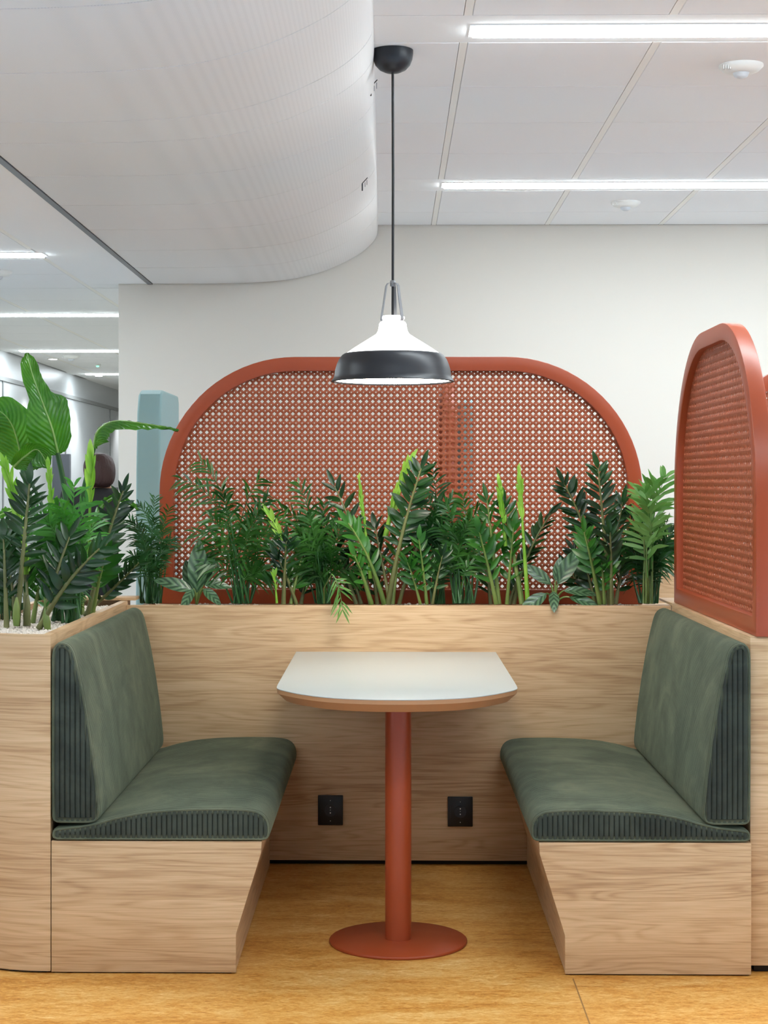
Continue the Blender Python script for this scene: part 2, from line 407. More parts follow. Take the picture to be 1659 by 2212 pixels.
for i in range(len(vp)-1): bm.faces.new((r0[0][i], r0[0][i+1], r0[1][i+1], r0[1][i]))
new_obj('backing_sheet', from_bm('backing_sheet', bm, False), mat('vault_joint_grey', srgb(196,190,184), 0.7), baf, 60)
rail = box('edge_rail', -1.290, -1.265, 3.26, 9.165, 2.386, 2.41, GALV, baf); 
box('shadow_gap', -1.2995, -1.262, 3.26, 9.165, 2.41, 2.44, GAP, baf)
for (yy, zz) in ((5.78, 2.655), (7.12, 2.565)):
    xx = -0.0835+skew(-0.08, yy)
    if zz < 2.6: xx -= 0.045
    br = box('hook_bracket', xx-0.002, xx+0.003, yy, yy+0.003, zz-0.03, zz, BLACK, baf)
    tube('hook_bracket', [(xx, yy, zz), (xx+0.022, yy, zz+0.024)], 0.0018, BLACK, baf, 5)
    tube('hook_bracket', [(xx+0.012, yy, zz+0.004), (xx+0.012, yy, zz-0.014)], 0.0012, GALV, baf, 5)
    tube('hook_bracket', [(xx+0.02, yy, zz+0.014), (xx+0.02, yy, zz-0.006)], 0.0012, GALV, baf, 5)

# strip lights ---------------------------------------------------------------
def strip(x0, x1, y, z, label, wdt=0.112, m=STRIPM):
    t = empty('strip_light', label=label, cat='ceiling light', group='recessed strip lights')
    box('trim_frame', x0-0.012, x1+0.012, y-wdt/2-0.012, y+wdt/2+0.012, z-0.003, z+0.004, CWHITE, t)
    bm = bmesh.new(); box_bm(bm, x0, x1, y-wdt/2, y+wdt/2, z-0.010, z-0.002, 0.003, 2)
    new_obj('diffuser', from_bm('diffuser', bm), m, t, 60); rebase(t)
strip(0.2475, 3.45, 5.235, CZ, 'long recessed strip light nearest the camera, above the right bench')
strip(0.243, 3.45, 7.94, CZ, 'long recessed strip light nearest the cream back wall')
strip(-1.2, 4.5, 2.51, CZ, 'long recessed strip light over the aisle in front of the booth')
strip(-3.0, -1.61, 7.97, LZ, 'short strip light in the low left ceiling, nearest and ending before the vault')
strip(-3.0, -1.61, 5.15, LZ, 'strip light in the low left ceiling beside the left planter')
strip(-3.0, -1.61, 2.3, LZ, 'strip light in the low left ceiling near the camera')
strip(-3.0, 2.0, 10.80, LZ, 'corridor strip light second from the front, cut by the cream wall')
strip(-2.95, 2.0, 13.74, LZ, 'corridor strip light third from the front, above the tallest leaf')
strip(-2.94, 2.0, 16.65, LZ, 'corridor strip light farthest back, shortest one in view')

def sensor(x, y, z, label, led=False):
    t = empty('ceiling_sensor', label=label, cat='sensor')
    lathe('base_ring', [(0.0,0.0),(0.072,0.0),(0.072,-0.006),(0.058,-0.020),(0.040,-0.026),(0.0,-0.026)], PLASTIC, t, 40, (x,y,z))
    lathe('lens', [(0.0,-0.044),(0.012,-0.0425),(0.022,-0.037),(0.027,-0.026)], mat('sensor_lens', srgb(196,200,204), 0.3), t, 28, (x,y,z))
    for k in range(4):
        box('vent_fin', x-0.066+0.007*k, x-0.063+0.007*k, y-0.045, y-0.028, z-0.022, z-0.008, PLASTIC, t)
    rebase(t)
sensor(1.144, 5.68, CZ-0.001, 'round white ceiling sensor between the two bright strip lights')
sensor(1.138, 8.43, CZ-0.001, 'round white ceiling sensor just before the cream back wall')
sensor(-1.96, 8.60, LZ-0.001, 'round white sensor in the low left ceiling behind the short strip light')
sensor(-2.65, 14.3, LZ-0.001, 'small far white sensor on the corridor ceiling above the plants')
t = empty('ceiling_indicator', label='tiny green glowing indicator on the far corridor ceiling', cat='indicator')
lathe('indicator_case', [(0,0),(0.03,0),(0.03,-0.012),(0,-0.015)], PLASTIC, t, 20, (-2.6, 15.3, LZ-0.001))
lathe('indicator_light', [(0,-0.028),(0.012,-0.024),(0.014,-0.012)], emit('green_led', (0.1,1,0.5,1), 1.5), t, 16, (-2.6, 15.3, LZ-0.001)); rebase(t)
for i, y in enumerate((14.6, 16.9, 19.6, 12.4)):
    t = empty('downlight', label='small recessed downlight washing the grey corridor wall, number %s from the planter'.replace('number %s', ('second','third','farthest','nearest')[i]), cat='ceiling light', group='corridor wall washers')
    lathe('downlight_ring', [(0.0,0.0),(0.05,0.0),(0.05,-0.006),(0.0,-0.006)], PLASTIC, t, 24, (-2.86, y, LZ-0.001))
    lathe('downlight_lens', [(0.0,-0.010),(0.035,-0.008),(0.035,-0.006)], emit('downlight_lens', (1,1,1,1), 6), t, 20, (-2.86, y, LZ-0.001))
    rebase(t)
    ld = bpy.data.lights.new('downlight_beam', 'SPOT'); ld.energy = SPOT; ld.spot_size = R(100); ld.spot_blend = 0.8; ld.shadow_soft_size = 0.03
    lo = bpy.data.objects.new('downlight_beam', ld); COL.objects.link(lo); lo.parent = t; lo.location = (0, 0, -0.03); lo.rotation_euler = (0, R(-8), 0)

# ================================================================== PLANTERS AND PANELS
FY, BY = 4.69, 6.03
def lplant():
    t = empty('planter', label='oak planter box with a rounded corner, left of the left bench', cat='planter')
    x0, x1, y1 = -1.25, -0.9255, 6.13
    def outline(o):
        rr = 0.30-o; pts = [(x1-o, FY+0.0+o)]
        cx, cy = x0+0.30, FY+0.30
        for k in range(17):
            a = R(270-90*k/16); pts.append((cx+rr*math.cos(a), cy+rr*math.sin(a)))
        pts += [(x0+o, y1-o), (x1-o, y1-o)]; return pts
    bm = bmesh.new(); th = 0.022
    A, B = outline(0), outline(th); n = len(A); z0, z1 = 0.006, 0.920
    oa = [bm.verts.new((p[0], p[1], z0)) for p in A]; ob = [bm.verts.new((p[0], p[1], z1)) for p in A]
    ia = [bm.verts.new((p[0], p[1], 0.80)) for p in B]; ib = [bm.verts.new((p[0], p[1], z1)) for p in B]
    for i in range(n):
        j = (i+1) % n
        bm.faces.new((oa[i], oa[j], ob[j], ob[i])); bm.faces.new((ob[i], ob[j], ib[j], ib[i])); bm.faces.new((ib[i], ib[j], ia[j], ia[i]))
    bm.faces.new(ia); bm.faces.new(oa[::-1])
    new_obj('box_shell', from_bm('box_shell', bm), OAK, t, 30)
    prism('soil', outline(th+0.001), 0.802, 0.888, SOIL, t, axis='Z')
    prism('plinth', outline(0.012), 0.0, 0.006, PLINTH, t, axis='Z')
    box('rear_ledge', x0+0.03, -0.895, y1-0.07, y1+0.02, 0.9205, 0.932, OAK, t, 0.002)
    rebase(t)
lplant()
bp = empty('planter', label='long oak trough planter behind the table, full of plants', cat='planter')
box('front_panel', -0.9245, 0.9725, BY, BY+0.022, 0.018, 0.906, OAK, bp, 0.0015)
box('front_panel', 1.09, 3.2, BY, BY+0.022, 0.018, 0.906, OAK, bp, 0.0015)
box('plinth', -0.90, 3.2, BY+0.03, BY+0.34, 0.0, 0.06, PLINTH, bp)
box('rear_panel', -0.885, 3.2, 6.33, 6.44, 0.06, 0.888, OAK, bp, 0.002)
box('end_panel', -0.885, -0.863, BY+0.0225, 6.3295, 0.06, 0.90, OAK, bp)
box('soil', -0.862, 3.19, BY+0.023, 6.329, 0.70, 0.868, SOIL, bp)
rebase(bp)
pt = empty('partition', label='narrow oak partition wall right of the right bench, under the arched screen', cat='partition')
box('panel', 0.9745, 1.088, 4.715, 6.028, 0.022, 0.915, OAK, pt, 0.0015)
box('plinth', 0.99, 1.075, 4.74, 6.02, 0.0, 0.022, PLINTH, pt)
box('panel', 0.9745, 1.088, 6.0285, 6.328, 0.9065, 0.915, OAK, pt, 0.001)
rebase(pt)

# pebbles ----------------------------------------------------------------------
def pebbles(name, n, sampler, label, seed):
    rng = np.random.default_rng(seed)
    ico = bmesh.new(); bmesh.ops.create_icosphere(ico, subdivisions=1, radius=1.0)
    bv = np.array([v.co[:] for v in ico.verts]); bf = np.array([[v.index for v in f.verts] for f in ico.faces]); ico.free()
    V, Fc = [], []
    for i in range(n):
        x, y, z = sampler(rng)
        s = rng.uniform(0.0032, 0.0062)*np.array([rng.uniform(0.8,1.3), rng.uniform(0.7,1.2), rng.uniform(0.6,0.9)])
        q = rng.normal(size=4); q /= np.linalg.norm(q); a,b,c,d = q
        M = np.array([[1-2*(c*c+d*d),2*(b*c-a*d),2*(b*d+a*c)],[2*(b*c+a*d),1-2*(b*b+d*d),2*(c*d-a*b)],[2*(b*d-a*c),2*(c*d+a*b),1-2*(b*b+c*c)]])
        V.append(((bv*(1+rng.uniform(-0.18,0.18,(len(bv),1))))*s)@M.T+[x,y,z]); Fc.append(bf+i*len(bv))
    o = new_obj(name, np_mesh(name, np.vstack(V), np.vstack(Fc)), GRAVEL); tag(o, label, 'gravel', kind='stuff')
def samp_l(r):
    while True:
        x, y = r.uniform(-1.222,-0.955), r.uniform(4.72, 6.05)
        if x < -0.95 and y < 4.99 and math.hypot(x+0.95, y-4.99) > 0.265: continue
        return x, y, 0.8905+r.uniform(0,0.011)
pebbles('gravel', 9000, samp_l, 'white gravel spread around the plant stems in the left planter', 1)
def samp_b(r):
    x = r.uniform(-0.85, 1.3); y = r.uniform(6.06, 6.32)
    return x, y, 0.870+r.uniform(0,0.008)+0.014*(0.5+0.5*math.sin(x*9.0+1.0))*((y-6.06)/0.26)
pebbles('gravel', 7000, samp_b, 'white gravel in the long trough planter below the terracotta screen', 2)

# ================================================================== ARCHED SCREENS
def arch_pts(W, Hh, rad, o, n=20):
    """outline in (u, v), u across from 0..W, v up; inset by o on every side"""
    r = rad-o; pts = [(o, o)]
    for k in range(n+1):
        a = R(180-90*k/n); pts.append((rad+r*math.cos(a), Hh-rad+r*math.sin(a)))
    for k in range(n+1):
        a = R(90-90*k/n); pts.append((W-rad+r*math.cos(a), Hh-rad+r*math.sin(a)))
    pts.append((W-o, o)); return pts
def arch_frame_me(W, Hh, rad, fw, T):
    bm = bmesh.new(); A, B = arch_pts(W, Hh, rad, 0), arch_pts(W, Hh, rad, fw); n = len(A)
    L = {}
    for key, pts, d in (('af', A, -T/2), ('ab', A, T/2), ('bf', B, -T/2), ('bb', B, T/2)):
        L[key] = [bm.verts.new((p[0], d, p[1])) for p in pts]
    for i in range(n):
        j = (i+1) % n
        bm.faces.new((L['af'][i], L['af'][j], L['bf'][j], L['bf'][i])); bm.faces.new((L['ab'][i], L['bb'][i], L['bb'][j], L['ab'][j]))
        bm.faces.new((L['af'][i], L['ab'][i], L['ab'][j], L['af'][j])); bm.faces.new((L['bf'][i], L['bf'][j], L['bb'][j], L['bb'][i]))
    bmesh.ops.recalc_face_normals(bm, faces=bm.faces)
    es = [e for e in bm.edges if e.calc_face_angle(0) > R(40)]
    bmesh.ops.bevel(bm, geom=es, offset=0.003, segments=2, profile=0.5, affect='EDGES')
    return from_bm('frame', bm)
def perf_me(W, Hh, rad, fw, pitch=0.0227, th=0.002):
    h = pitch/2; rd = 0.0024
    inner, outer = [], []
    for k in range(4):
        a = k*math.pi/2; rot = np.array([[math.cos(a), -math.sin(a)], [math.sin(a), math.cos(a)]])
        i4 = [(0.0064*math.cos(b), 0.0064*math.sin(b)) for b in (0,)] + [(0.0062*math.cos(R(25)), 0.0062*math.sin(R(25)))] + \
             [(0.0040*math.cos(R(45)), 0.0040*math.sin(R(45)))] + [(0.0062*math.cos(R(65)), 0.0062*math.sin(R(65)))]
        o4 = [(h, 0), (h, h-rd), (h-rd*0.7071, h-rd*0.7071), (h-rd, h)]
        for p in i4: inner.append(rot@np.array(p))
        for p in o4: outer.append(rot@np.array(p))
    inner, outer = np.array(inner), np.array(outer)
    tv = np.vstack([np.c_[inner[:,0], np.full(16, -th/2), inner[:,1]], np.c_[outer[:,0], np.full(16, -th/2), outer[:,1]],
                    np.c_[inner[:,0], np.full(16, th/2), inner[:,1]], np.c_[outer[:,0], np.full(16, th/2), outer[:,1]]])
    q = []
    for i in range(16):
        j = (i+1) % 16
        q += [(i, 16+i, 16+j, j), (32+j, 48+j, 48+i, 32+i), (i, j, 32+j, 32+i)]
    q = np.array(q); V, Q = [], []; nc = 0
    nu, nv = int(W/pitch), int(Hh/pitch); ou, ov = (W-(nu-1)*pitch)/2, fw+0.012
    for a in range(nu):
        for b in range(nv):
            u, v = ou+a*pitch, ov+b*pitch; lim = fw-0.009
            if u < lim or u > W-lim or v > Hh-lim: continue
            if v > Hh-rad:
                if u < rad and math.hypot(u-rad, v-(Hh-rad)) > rad-lim: continue
                if u > W-rad and math.hypot(u-(W-rad), v-(Hh-rad)) > rad-lim: continue
            V.append(tv+[u, 0, v]); Q.append(q+64*nc); nc += 1
    return np_mesh('perforated_sheet', np.vstack(V), np.vstack(Q))
SW, SH, SR, SF, ST = 1.775, 0.908, 0.50, 0.052, 0.05
fr_me = arch_frame_me(SW, SH, SR, SF, ST); pf_me = perf_me(SW, SH, SR, SF)
def screen(x, y, z, rz, fm, pm, label, off=0.0):
    t = empty('arch_screen', (x, y, z), label=label, cat='screen', group='terracotta arched perforated screens'); t.rotation_euler = (0,0,rz)
    new_obj('frame', fm, TERRA, t, 30 if fm.users < 1 else None); p = new_obj('perforated_sheet', pm, TERRA2, t); p.location = (0, off, 0)
    return t
for me in (fr_me,): me.shade_smooth(); me.set_sharp_from_angle(angle=R(30))
X0 = P(345, 1100, 6.37).x
screen(X0, 6.385, 0.8885, 0, fr_me, pf_me, 'wide terracotta arched perforated screen standing behind the table and plants')
screen(1.128, 6.385, 0.8885, 0, fr_me, pf_me, 'terracotta arched screen mostly hidden past the right edge, behind the sideways one')
fr2 = arch_frame_me(1.36, 0.897, 0.525, 0.052, 0.046); fr2.shade_smooth(); fr2.set_sharp_from_angle(angle=R(30))
pf2 = perf_me(1.36, 0.897, 0.525, 0.052)
screen(0.988+0.023, 4.705, 0.9155, R(90), fr2, pf2, 'terracotta arched perforated screen seen from the side on the right partition')
screen(0.255, 7.30, 0.905, R(90), fr2, pf2, 'far terracotta arched screen seen edge-on through the holes of the wide one')
t = empty('partition', label='low oak partition in the back row, hidden behind the plants', cat='partition')
box('panel', 0.215, 0.295, 7.3, 8.7, 0.0, 0.905, OAK, t, 0.002); rebase(t)
def teal(x0, x1, y0, y1, h, label):
    bm = bmesh.new(); pts = []
    out = [(y0-0.03, 0.0), (y0-0.035, 0.6), (y0-0.02, h-0.35), (y0+0.01, h-0.10), (y0+0.05, h-0.02), (y0+0.11, h), (y1-0.03, h), (y1, h-0.03), (y1, 0.0)]
    a = [bm.verts.new((x0, p[0], p[1])) for p in out]; b = [bm.verts.new((x1, p[0], p[1])) for p in out]
    bm.faces.new(a); bm.faces.new(b[::-1])
    for i in range(len(out)): bm.faces.new((a[i], b[i], b[(i+1)%len(out)], a[(i+1)%len(out)]))
    bmesh.ops.recalc_face_normals(bm, faces=bm.faces)
    bmesh.ops.bevel(bm, geom=[e for e in bm.edges if e.calc_face_angle(0) > R(60)], offset=0.012, segments=4, profile=0.5, affect='EDGES')
    o = new_obj('upholstered_panel', from_bm('upholstered_panel', bm), TEAL, None, 40); tag(o, label, 'divider', group='teal upholstered dividers')
teal(-1.105, -1.00, 7.5, 8.15, 1.742, 'tall pale teal upholstered divider left of the wide terracotta screen')
teal(0.305, 0.36, 7.5, 8.1, 1.70, 'tall teal upholstered divider glimpsed through the wide perforated screen')
t = empty('cabinet', label='small oak cabinet with a white post, far behind the rightmost palm', cat='cabinet')
box('carcass', 1.245, 1.375, 8.2, 8.9, 0.0, 1.075, OAK, t, 0.002); box('post', 1.38, 1.41, 8.2, 8.26, 0, 1.05, CWHITE, t); rebase(t)

# ================================================================== BOOTH BENCHES
RIB = 0.0138
def ribh(s): return abs(math.sin(math.pi*s))**0.55
def resample(pts, step):
    pts = [Vector(p) for p in pts]; out = []
    for a, b in zip(pts, pts[1:]+pts[:1]):
        n = max(1, int(math.ceil((b-a).length/step)))
        for k in range(n): out.append(a.lerp(b, k/n))
    return out
def smooth_loop(pts, it=2):
    for _ in range(it):
        n = len(pts); pts = [(pts[i-1]+pts[i]*2+pts[(i+1)%n])*0.25 for i in range(n)]
    return pts
def cushion(name, outline, side, wallx, y0, y1, parent, label=None):
    """outline in (u, z): u grows from the wall towards the table"""
    lp = smooth_loop(resample(outline, 0.014), 2); n = len(lp)
    sgn = 1 if side == 'L' else -1
    area = sum(lp[i].x*lp[(i+1)%n].y-lp[(i+1)%n].x*lp[i].y for i in range(n))
    nr = []
    for i in range(n):
        t = (lp[(i+1)%n]-lp[i-1]).normalized(); m = Vector((t.y, -t.x)); nr.append(m if area > 0 else -m)
    nrib = round((y1-y0)/RIB); rows = []
    for k in range(nrib*6+1):
        s = k/6; y = y0+(y1-y0)*s/nrib
        e = min(y-y0, y1-y); ins = 0.0
        if e < 0.018: ins = 0.018-math.sqrt(max(0, 0.018**2-(0.018-e)**2)); ins *= 0.8
        d = -ins-0.0022*(1-ribh(s)); rows.append((y, d))
    V = []
    for y, d in rows:
        for p, m in zip(lp, nr): V.append((wallx+sgn*(p.x+m.x*d), y, p.y+m.y*d))
    V = np.array(V); q = []
    for k in range(len(rows)-1):
        for i in range(n):
            j = (i+1) % n; f = (k*n+i, k*n+j, (k+1)*n+j, (k+1)*n+i)
            q.append(f if (sgn > 0) == (area > 0) else f[::-1])
    o = new_obj(name, np_mesh(name, V, np.array(q)), CORD, parent); o.data.shade_smooth()
    ga = o.data.attributes.new('groove_shade', 'FLOAT', 'POINT')
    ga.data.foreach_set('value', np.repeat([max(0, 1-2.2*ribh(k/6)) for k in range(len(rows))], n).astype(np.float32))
    if label: o['label'] = label
    # ribbed end panels
    poly = [(p.x-m.x*0.007, p.y-m.y*0.007) for p, m in zip(lp, nr)]
    u0, u1 = min(p[0] for p in poly)+0.0015, max(p[0] for p in poly)-0.0015
    def zr(u):
        zs = []
        for i in range(n):
            a, b = poly[i], poly[(i+1)%n]
            if (a[0]-u)*(b[0]-u) <= 0 and a[0] != b[0]: zs.append(a[1]+(b[1]-a[1])*(u-a[0])/(b[0]-a[0]))
        return (min(zs), max(zs)) if zs else (0, 0)
    for yy, dr in ((y0, 1), (y1, -1)):
        vv, qq, gv = [], [], []; nc = max(2, int((u1-u0)/RIB*6)); nrw = 6
        for c in range(nc+1):
            u = u0+(u1-u0)*c/nc; a, b = zr(u); hgt = ribh(c/6); gv += [max(0, 1-1.6*hgt)]*(nrw+1)
            for r_ in range(nrw+1):
                f = r_/nrw; e = min(f, 1-f)*(b-a); ed = min(1, e/0.012)
                vv.append((wallx+sgn*u, yy+dr*(0.0055-0.0025*ed-0.0045*hgt), a+(b-a)*f))
        for c in range(nc):
            for r_ in range(nrw):
                k = c*(nrw+1)+r_; qq.append((k, k+nrw+1, k+nrw+2, k+1))
        me = np_mesh('side_panel', np.array(vv), np.array(qq)); me.shade_smooth()
        me.attributes.new('groove_shade', 'FLOAT', 'POINT').data.foreach_set('value', np.array(gv, dtype=np.float32))
        new_obj('side_panel', me, CORD_SHADED, o)
    pv, pf = [], []
    loop = [(wallx+sgn*(p.x-m.x*0.0045), y0+0.0030, p.y-m.y*0.0045) for p, m in zip(lp, nr)]
    pv, pf = tube_vf(loop+[loop[0]], 0.0034, 6, False)
    new_obj('piping', mesh('piping', pv, pf), CORD, o, 60)
    return o
SEAT = [(0.002,0.362),(0.002,0.393),(0.03,0.397),(0.08,0.402),(0.135,0.413),(0.18,0.427),(0.25,0.441),(0.33,0.448),(0.43,0.451),(0.52,0.450),(0.565,0.444),(0.588,0.428),(0.597,0.402),(0.594,0.362)]
BACKR = [(0.002,0.408),(0.001,0.60),(0.001,0.872),(0.008,0.894),(0.024,0.902),(0.046,0.899),(0.062,0.882),(0.075,0.83),(0.090,0.76),(0.107,0.66),(0.121,0.56),(0.131,0.47),(0.134,0.432),(0.128,0.413),(0.110,0.407)]
for side, wx, lab in (('L', -0.924, 'green corduroy booth bench on oak base, left of the table'), ('R', 0.973, 'green corduroy booth bench on oak base, right of the table')):
    sg = 1 if side == 'L' else -1
    t = empty('booth_bench', label=lab, cat='bench', group='green corduroy booth benches')
    out = [(wx+sg*u, z) for u, z in ((0.001,0.004),(0.503,0.004),(0.503,0.108),(0.571,0.328),(0.573,0.360),(0.001,0.360))]
    ins = [(wx+sg*u, z) for u, z in ((0.001,0.004),(0.501,0.004),(0.501,0.108),(0.569,0.328),(0.571,0.359),(0.001,0.359))]
    prism('front_panel', out, FY, FY+0.018, OAK, t, 0.001)
    prism('base_box', ins, FY+0.0185, BY-0.003, OAK, t)
    bz = [(wx+sg*u, z) for u, z in ((0.005,0.0),(0.49,0.0),(0.49,0.0039),(0.005,0.0039))]
    prism('plinth', bz, FY+0.01, BY-0.02, PLINTH, t)
    cushion('seat', SEAT, side, wx, FY-0.004, BY-0.004, t)
    cushion('backrest', BACKR, side, wx, FY-0.002, BY-0.006, t)
    rebase(t)

# ================================================================== TABLE
t = empty('table', label='pale grey D-shaped table on a terracotta pedestal between the benches', cat='table')
TX, TH = 0.0165, 0.3475
def dshape(o, nn=48):
    pts = [(TX-TH+o, BY-0.002), (TX-TH+o, 5.04)]
    half = [(-0.3475,5.04),(-0.3455,4.972),(-0.3385,4.935),(-0.3185,4.893),(-0.2665,4.815),(-0.1935,4.744),(-0.1,4.704),(0,4.692)]
    ctl = [Vector((x*(TH-o)/TH, 5.04-(5.04-y)*(0.348-o)/0.348)) for x, y in half]; ctl += [Vector((-p.x, p.y)) for p in ctl[-2::-1]]
    c4 = cr([tuple(p) for p in ctl], 4)
    pts += [(TX+p.x, p.y) for p in c4[1:]] + [(TX+TH-o, BY-0.002)]; return pts
prism('tabletop', dshape(0.0), 0.7425, 0.745, TABTOP, t, 0.0006, axis='Z')
bm = bmesh.new(); lv = [(0.0012, 0.7423), (0.0012, 0.731), (0.026, 0.708)]
L = [[bm.verts.new((p[0], p[1], z)) for p in dshape(o)] for o, z in lv]
for a, b in zip(L[:-1], L[1:]):
    for i in range(len(a)): bm.faces.new((a[i], a[(i+1)%len(a)], b[(i+1)%len(a)], b[i]))
bm.faces.new(L[0]); bm.faces.new(L[-1][::-1])
new_obj('bevelled_edge', from_bm('bevelled_edge', bm), PLY, t, 30)
PX, PY = 0.0205, 5.03
lathe('pedestal', [(0.038,0.010),(0.038,0.7075)], TERRA, t, 48, (PX, PY, 0))
lathe('mounting_plate', [(0.0,0.700),(0.11,0.700),(0.11,0.7078),(0,0.7078)], TERRA, t, 32, (PX, PY, 0))
lathe('base_disc', [(0.0,0.0),(0.198,0.0),(0.2,0.002),(0.2,0.007),(0.198,0.009),(0.060,0.010),(0.0,0.010)], TERRA, t, 96, (PX, PY, 0))
rebase(t)
# sockets
for px, py, lab in ((714, 1749.5, 'black square power socket plate left of the table pedestal'), (994, 1752.5, 'black square power socket plate right of the table pedestal')):
    c = P(px, py, BY); t = empty('power_socket', (c.x, BY, c.z), label=lab, cat='socket', group='black wall sockets')
    box('face_plate', -0.0435, 0.0435, -0.009, -0.0005, -0.052, 0.052, BLACKP, t, 0.0025)
    lathe('socket_well', [(0.0,0),(0.019,0),(0.021,0.0015),(0.021,0.003)], BLACK, t, 32).rotation_euler = (R(90), 0, 0)
    t.children[-1].location = (0, -0.0095, 0)
    for zz, xx, rr in ((0.035, 0.0, 0.0013), (0.011, 0.0, 0.0022), (0.002, 0.0, 0.0012), (-0.008, 0.0, 0.0022), (-0.036, 0.0, 0.0015)):
        o = lathe('contact', [(0,0),(rr,0),(rr,0.002),(0,0.002)], CHROME, t, 10); o.rotation_euler = (R(90),0,0); o.location = (xx, -0.0125, zz)
    for k in range(7): box('print_mark', -0.0345, -0.0335, -0.0094, -0.009, -0.02+k*0.006, -0.0165+k*0.006, mat('grey_print', srgb(60,60,62), 0.6), t)

# ================================================================== PENDANT LAMP
LXp, LYp = 0.005, 5.47; k_ = LYp/F
zz = lambda y: H+(1045-y)*k_
t = empty('pendant_lamp', label='black and white pendant lamp hanging over the table, lit', cat='lamp')
c0 = (LXp, LYp, 0)
lathe('canopy', [(0.0,CZ-0.0015),(0.0645,CZ-0.0015),(0.0645,CZ-0.012),(0.062,CZ-0.030),(0.055,CZ-0.048),(0.042,CZ-0.062),(0.024,CZ-0.0705),(0.010,CZ-0.073),(0.0,CZ-0.073)], BLACK, t, 48, c0)
tube('cord', [(LXp, LYp, CZ-0.072), (LXp+0.001, LYp, 2.3), (LXp, LYp, zz(684))], 0.0042, CABLE, t, 10)
R_ = lambda px: px*k_
lathe('glass_shade', [(0.006,zz(682)),(R_(22),zz(682.5)),(R_(25.5),zz(684.5)),(R_(26),zz(688)),(R_(23.5),zz(691)),(R_(22.5),zz(694)),(R_(27),zz(696)),(R_(29.5),zz(700)),(R_(30.5),zz(708)),(R_(32),zz(715)),(R_(36),zz(722)),(R_(60),zz(737)),(R_(84),zz(752)),(R_(103),zz(765)),(R_(103),zz(770)),(R_(95),zz(768)),(R_(50),zz(742)),(R_(20),zz(720)),(0.0,zz(715))], OPAL, t, 72, c0, 60)
lathe('metal_band', [(R_(102),zz(764.5)),(R_(105),zz(764.5)),(R_(110),zz(768)),(R_(116),zz(776)),(R_(121),zz(787)),(R_(124.5),zz(799)),(R_(126.5),zz(812)),(R_(128),zz(817)),(R_(131),zz(821)),(R_(133),zz(824)),(R_(131.5),zz(825.5)),(R_(126),zz(825)),(R_(124),zz(821)),(R_(122.5),zz(800)),(R_(113),zz(776)),(R_(102),zz(768))], BLACK, t, 96, c0, 50)
lathe('diffuser', [(0.0,zz(822.5)),(R_(122.5),zz(822.5)),(R_(122.5),zz(820.5)),(0,zz(820.5))], DIFF, t, 72, c0, 40)
br = lathe('bracket_collar', [(0.0045,zz(606)),(R_(5.5),zz(606)),(R_(6),zz(608)),(R_(6),zz(617)),(R_(5),zz(619)),(0.0045,zz(619))], STEEL, t, 20, c0)
for a in (R(200), R(320), R(78)):
    d = Vector((math.cos(a), math.sin(a), 0)); o3 = Vector((LXp, LYp, 0))
    pts = [o3+d*R_(5)+Vector((0,0,zz(611))), o3+d*R_(11)+Vector((0,0,zz(612))), o3+d*R_(15)+Vector((0,0,zz(618))), o3+d*R_(20)+Vector((0,0,zz(650))), o3+d*R_(26.5)+Vector((0,0,zz(690))), o3+d*R_(25)+Vector((0,0,zz(694)))]
    sd = d.cross(Vector((0,0,1)))
    bm = bmesh.new(); prev = None
    for p in pts:
        q = [bm.verts.new(p+sd*sx_*0.0058+d*dx*0.0016) for sx_, dx in ((-1,-1),(1,-1),(1,1),(-1,1))]
        if prev: 
            for i in range(4): bm.faces.new((prev[i], prev[(i+1)%4], q[(i+1)%4], q[i]))
        else: bm.faces.new(q)
        prev = q
    bm.faces.new(prev[::-1]); new_obj('bracket_arm', from_bm('bracket_arm', bm), STEEL, t)
bpy.context.view_layer.update()
t.location = (LXp, LYp, 1.64)
for c in t.children: c.location = c.location-Vector((LXp, LYp, 1.64))

# ================================================================== PLANTS
CAMV = Vector((0, -1, 0.05)).normalized()
def leaf_me(name, m, width=0.36, fold=0.10, droop=0.10, nl=7, wave=0.0, peak=0.42, nw=2, ripple=0.0):
    v, f, uv = [], [], []
    for i in range(nl+1):
        t = i/nl
        wd = width*0.5*(math.sin(math.pi*(t**(math.log(0.5)/math.log(peak))))**0.75 if 0 < t < 1 else 0.0)
        if i == nl: wd = 0.002
        if i == 0: wd = 0.012
        for j in range(-nw, nw+1):
            s = j/nw
            v.append((s*wd, t, abs(s)*wd*fold*2.2-droop*t*t+wave*math.sin(t*9+s)*abs(s)+ripple*math.sin((t-abs(s)*0.12)*60)*abs(s)*(1-abs(s)*0.4)))
            uv.append((0.5+s*0.5, t))
    W = 2*nw+1
    for i in range(nl):
        for j in range(2*nw):
            a = i*W+j; f.append((a, a+1, a+W+1, a+W))
    me = mesh(name, v, f); l = me.uv_layers.new(name='UVMap')
    for lp in me.loops: l.data[lp.index].uv = uv[lp.vertex_index]
    me.materials.append(m); me.shade_smooth(); return me
ZL = {k: [leaf_me('leaf', m, w_, fd, dr) for w_, fd, dr in ((0.30,0.14,0.10), (0.34,0.06,0.20), (0.26,0.20,0.04))] for k, m in (('d', G_DARK), ('m', G_MID), ('l', G_LIME))}
def put_leaf(me, base_p, direction, normal, L, parent, name='leaf', wscale=1.0):
    d = direction.normalized(); x = d.cross(normal)
    if x.length < 0.05: x = d.cross(Vector((1, 0, 0.2)))
    x.normalize(); n = x.cross(d).normalized()
    o = bpy.data.objects.new(name, me); COL.objects.link(o); o.parent = parent
    M = Matrix((x*L*wscale, d*L, n*L)).transposed().to_4x4(); M.translation = base_p
    o.matrix_basis = M; return o
rnd = random.Random(11)
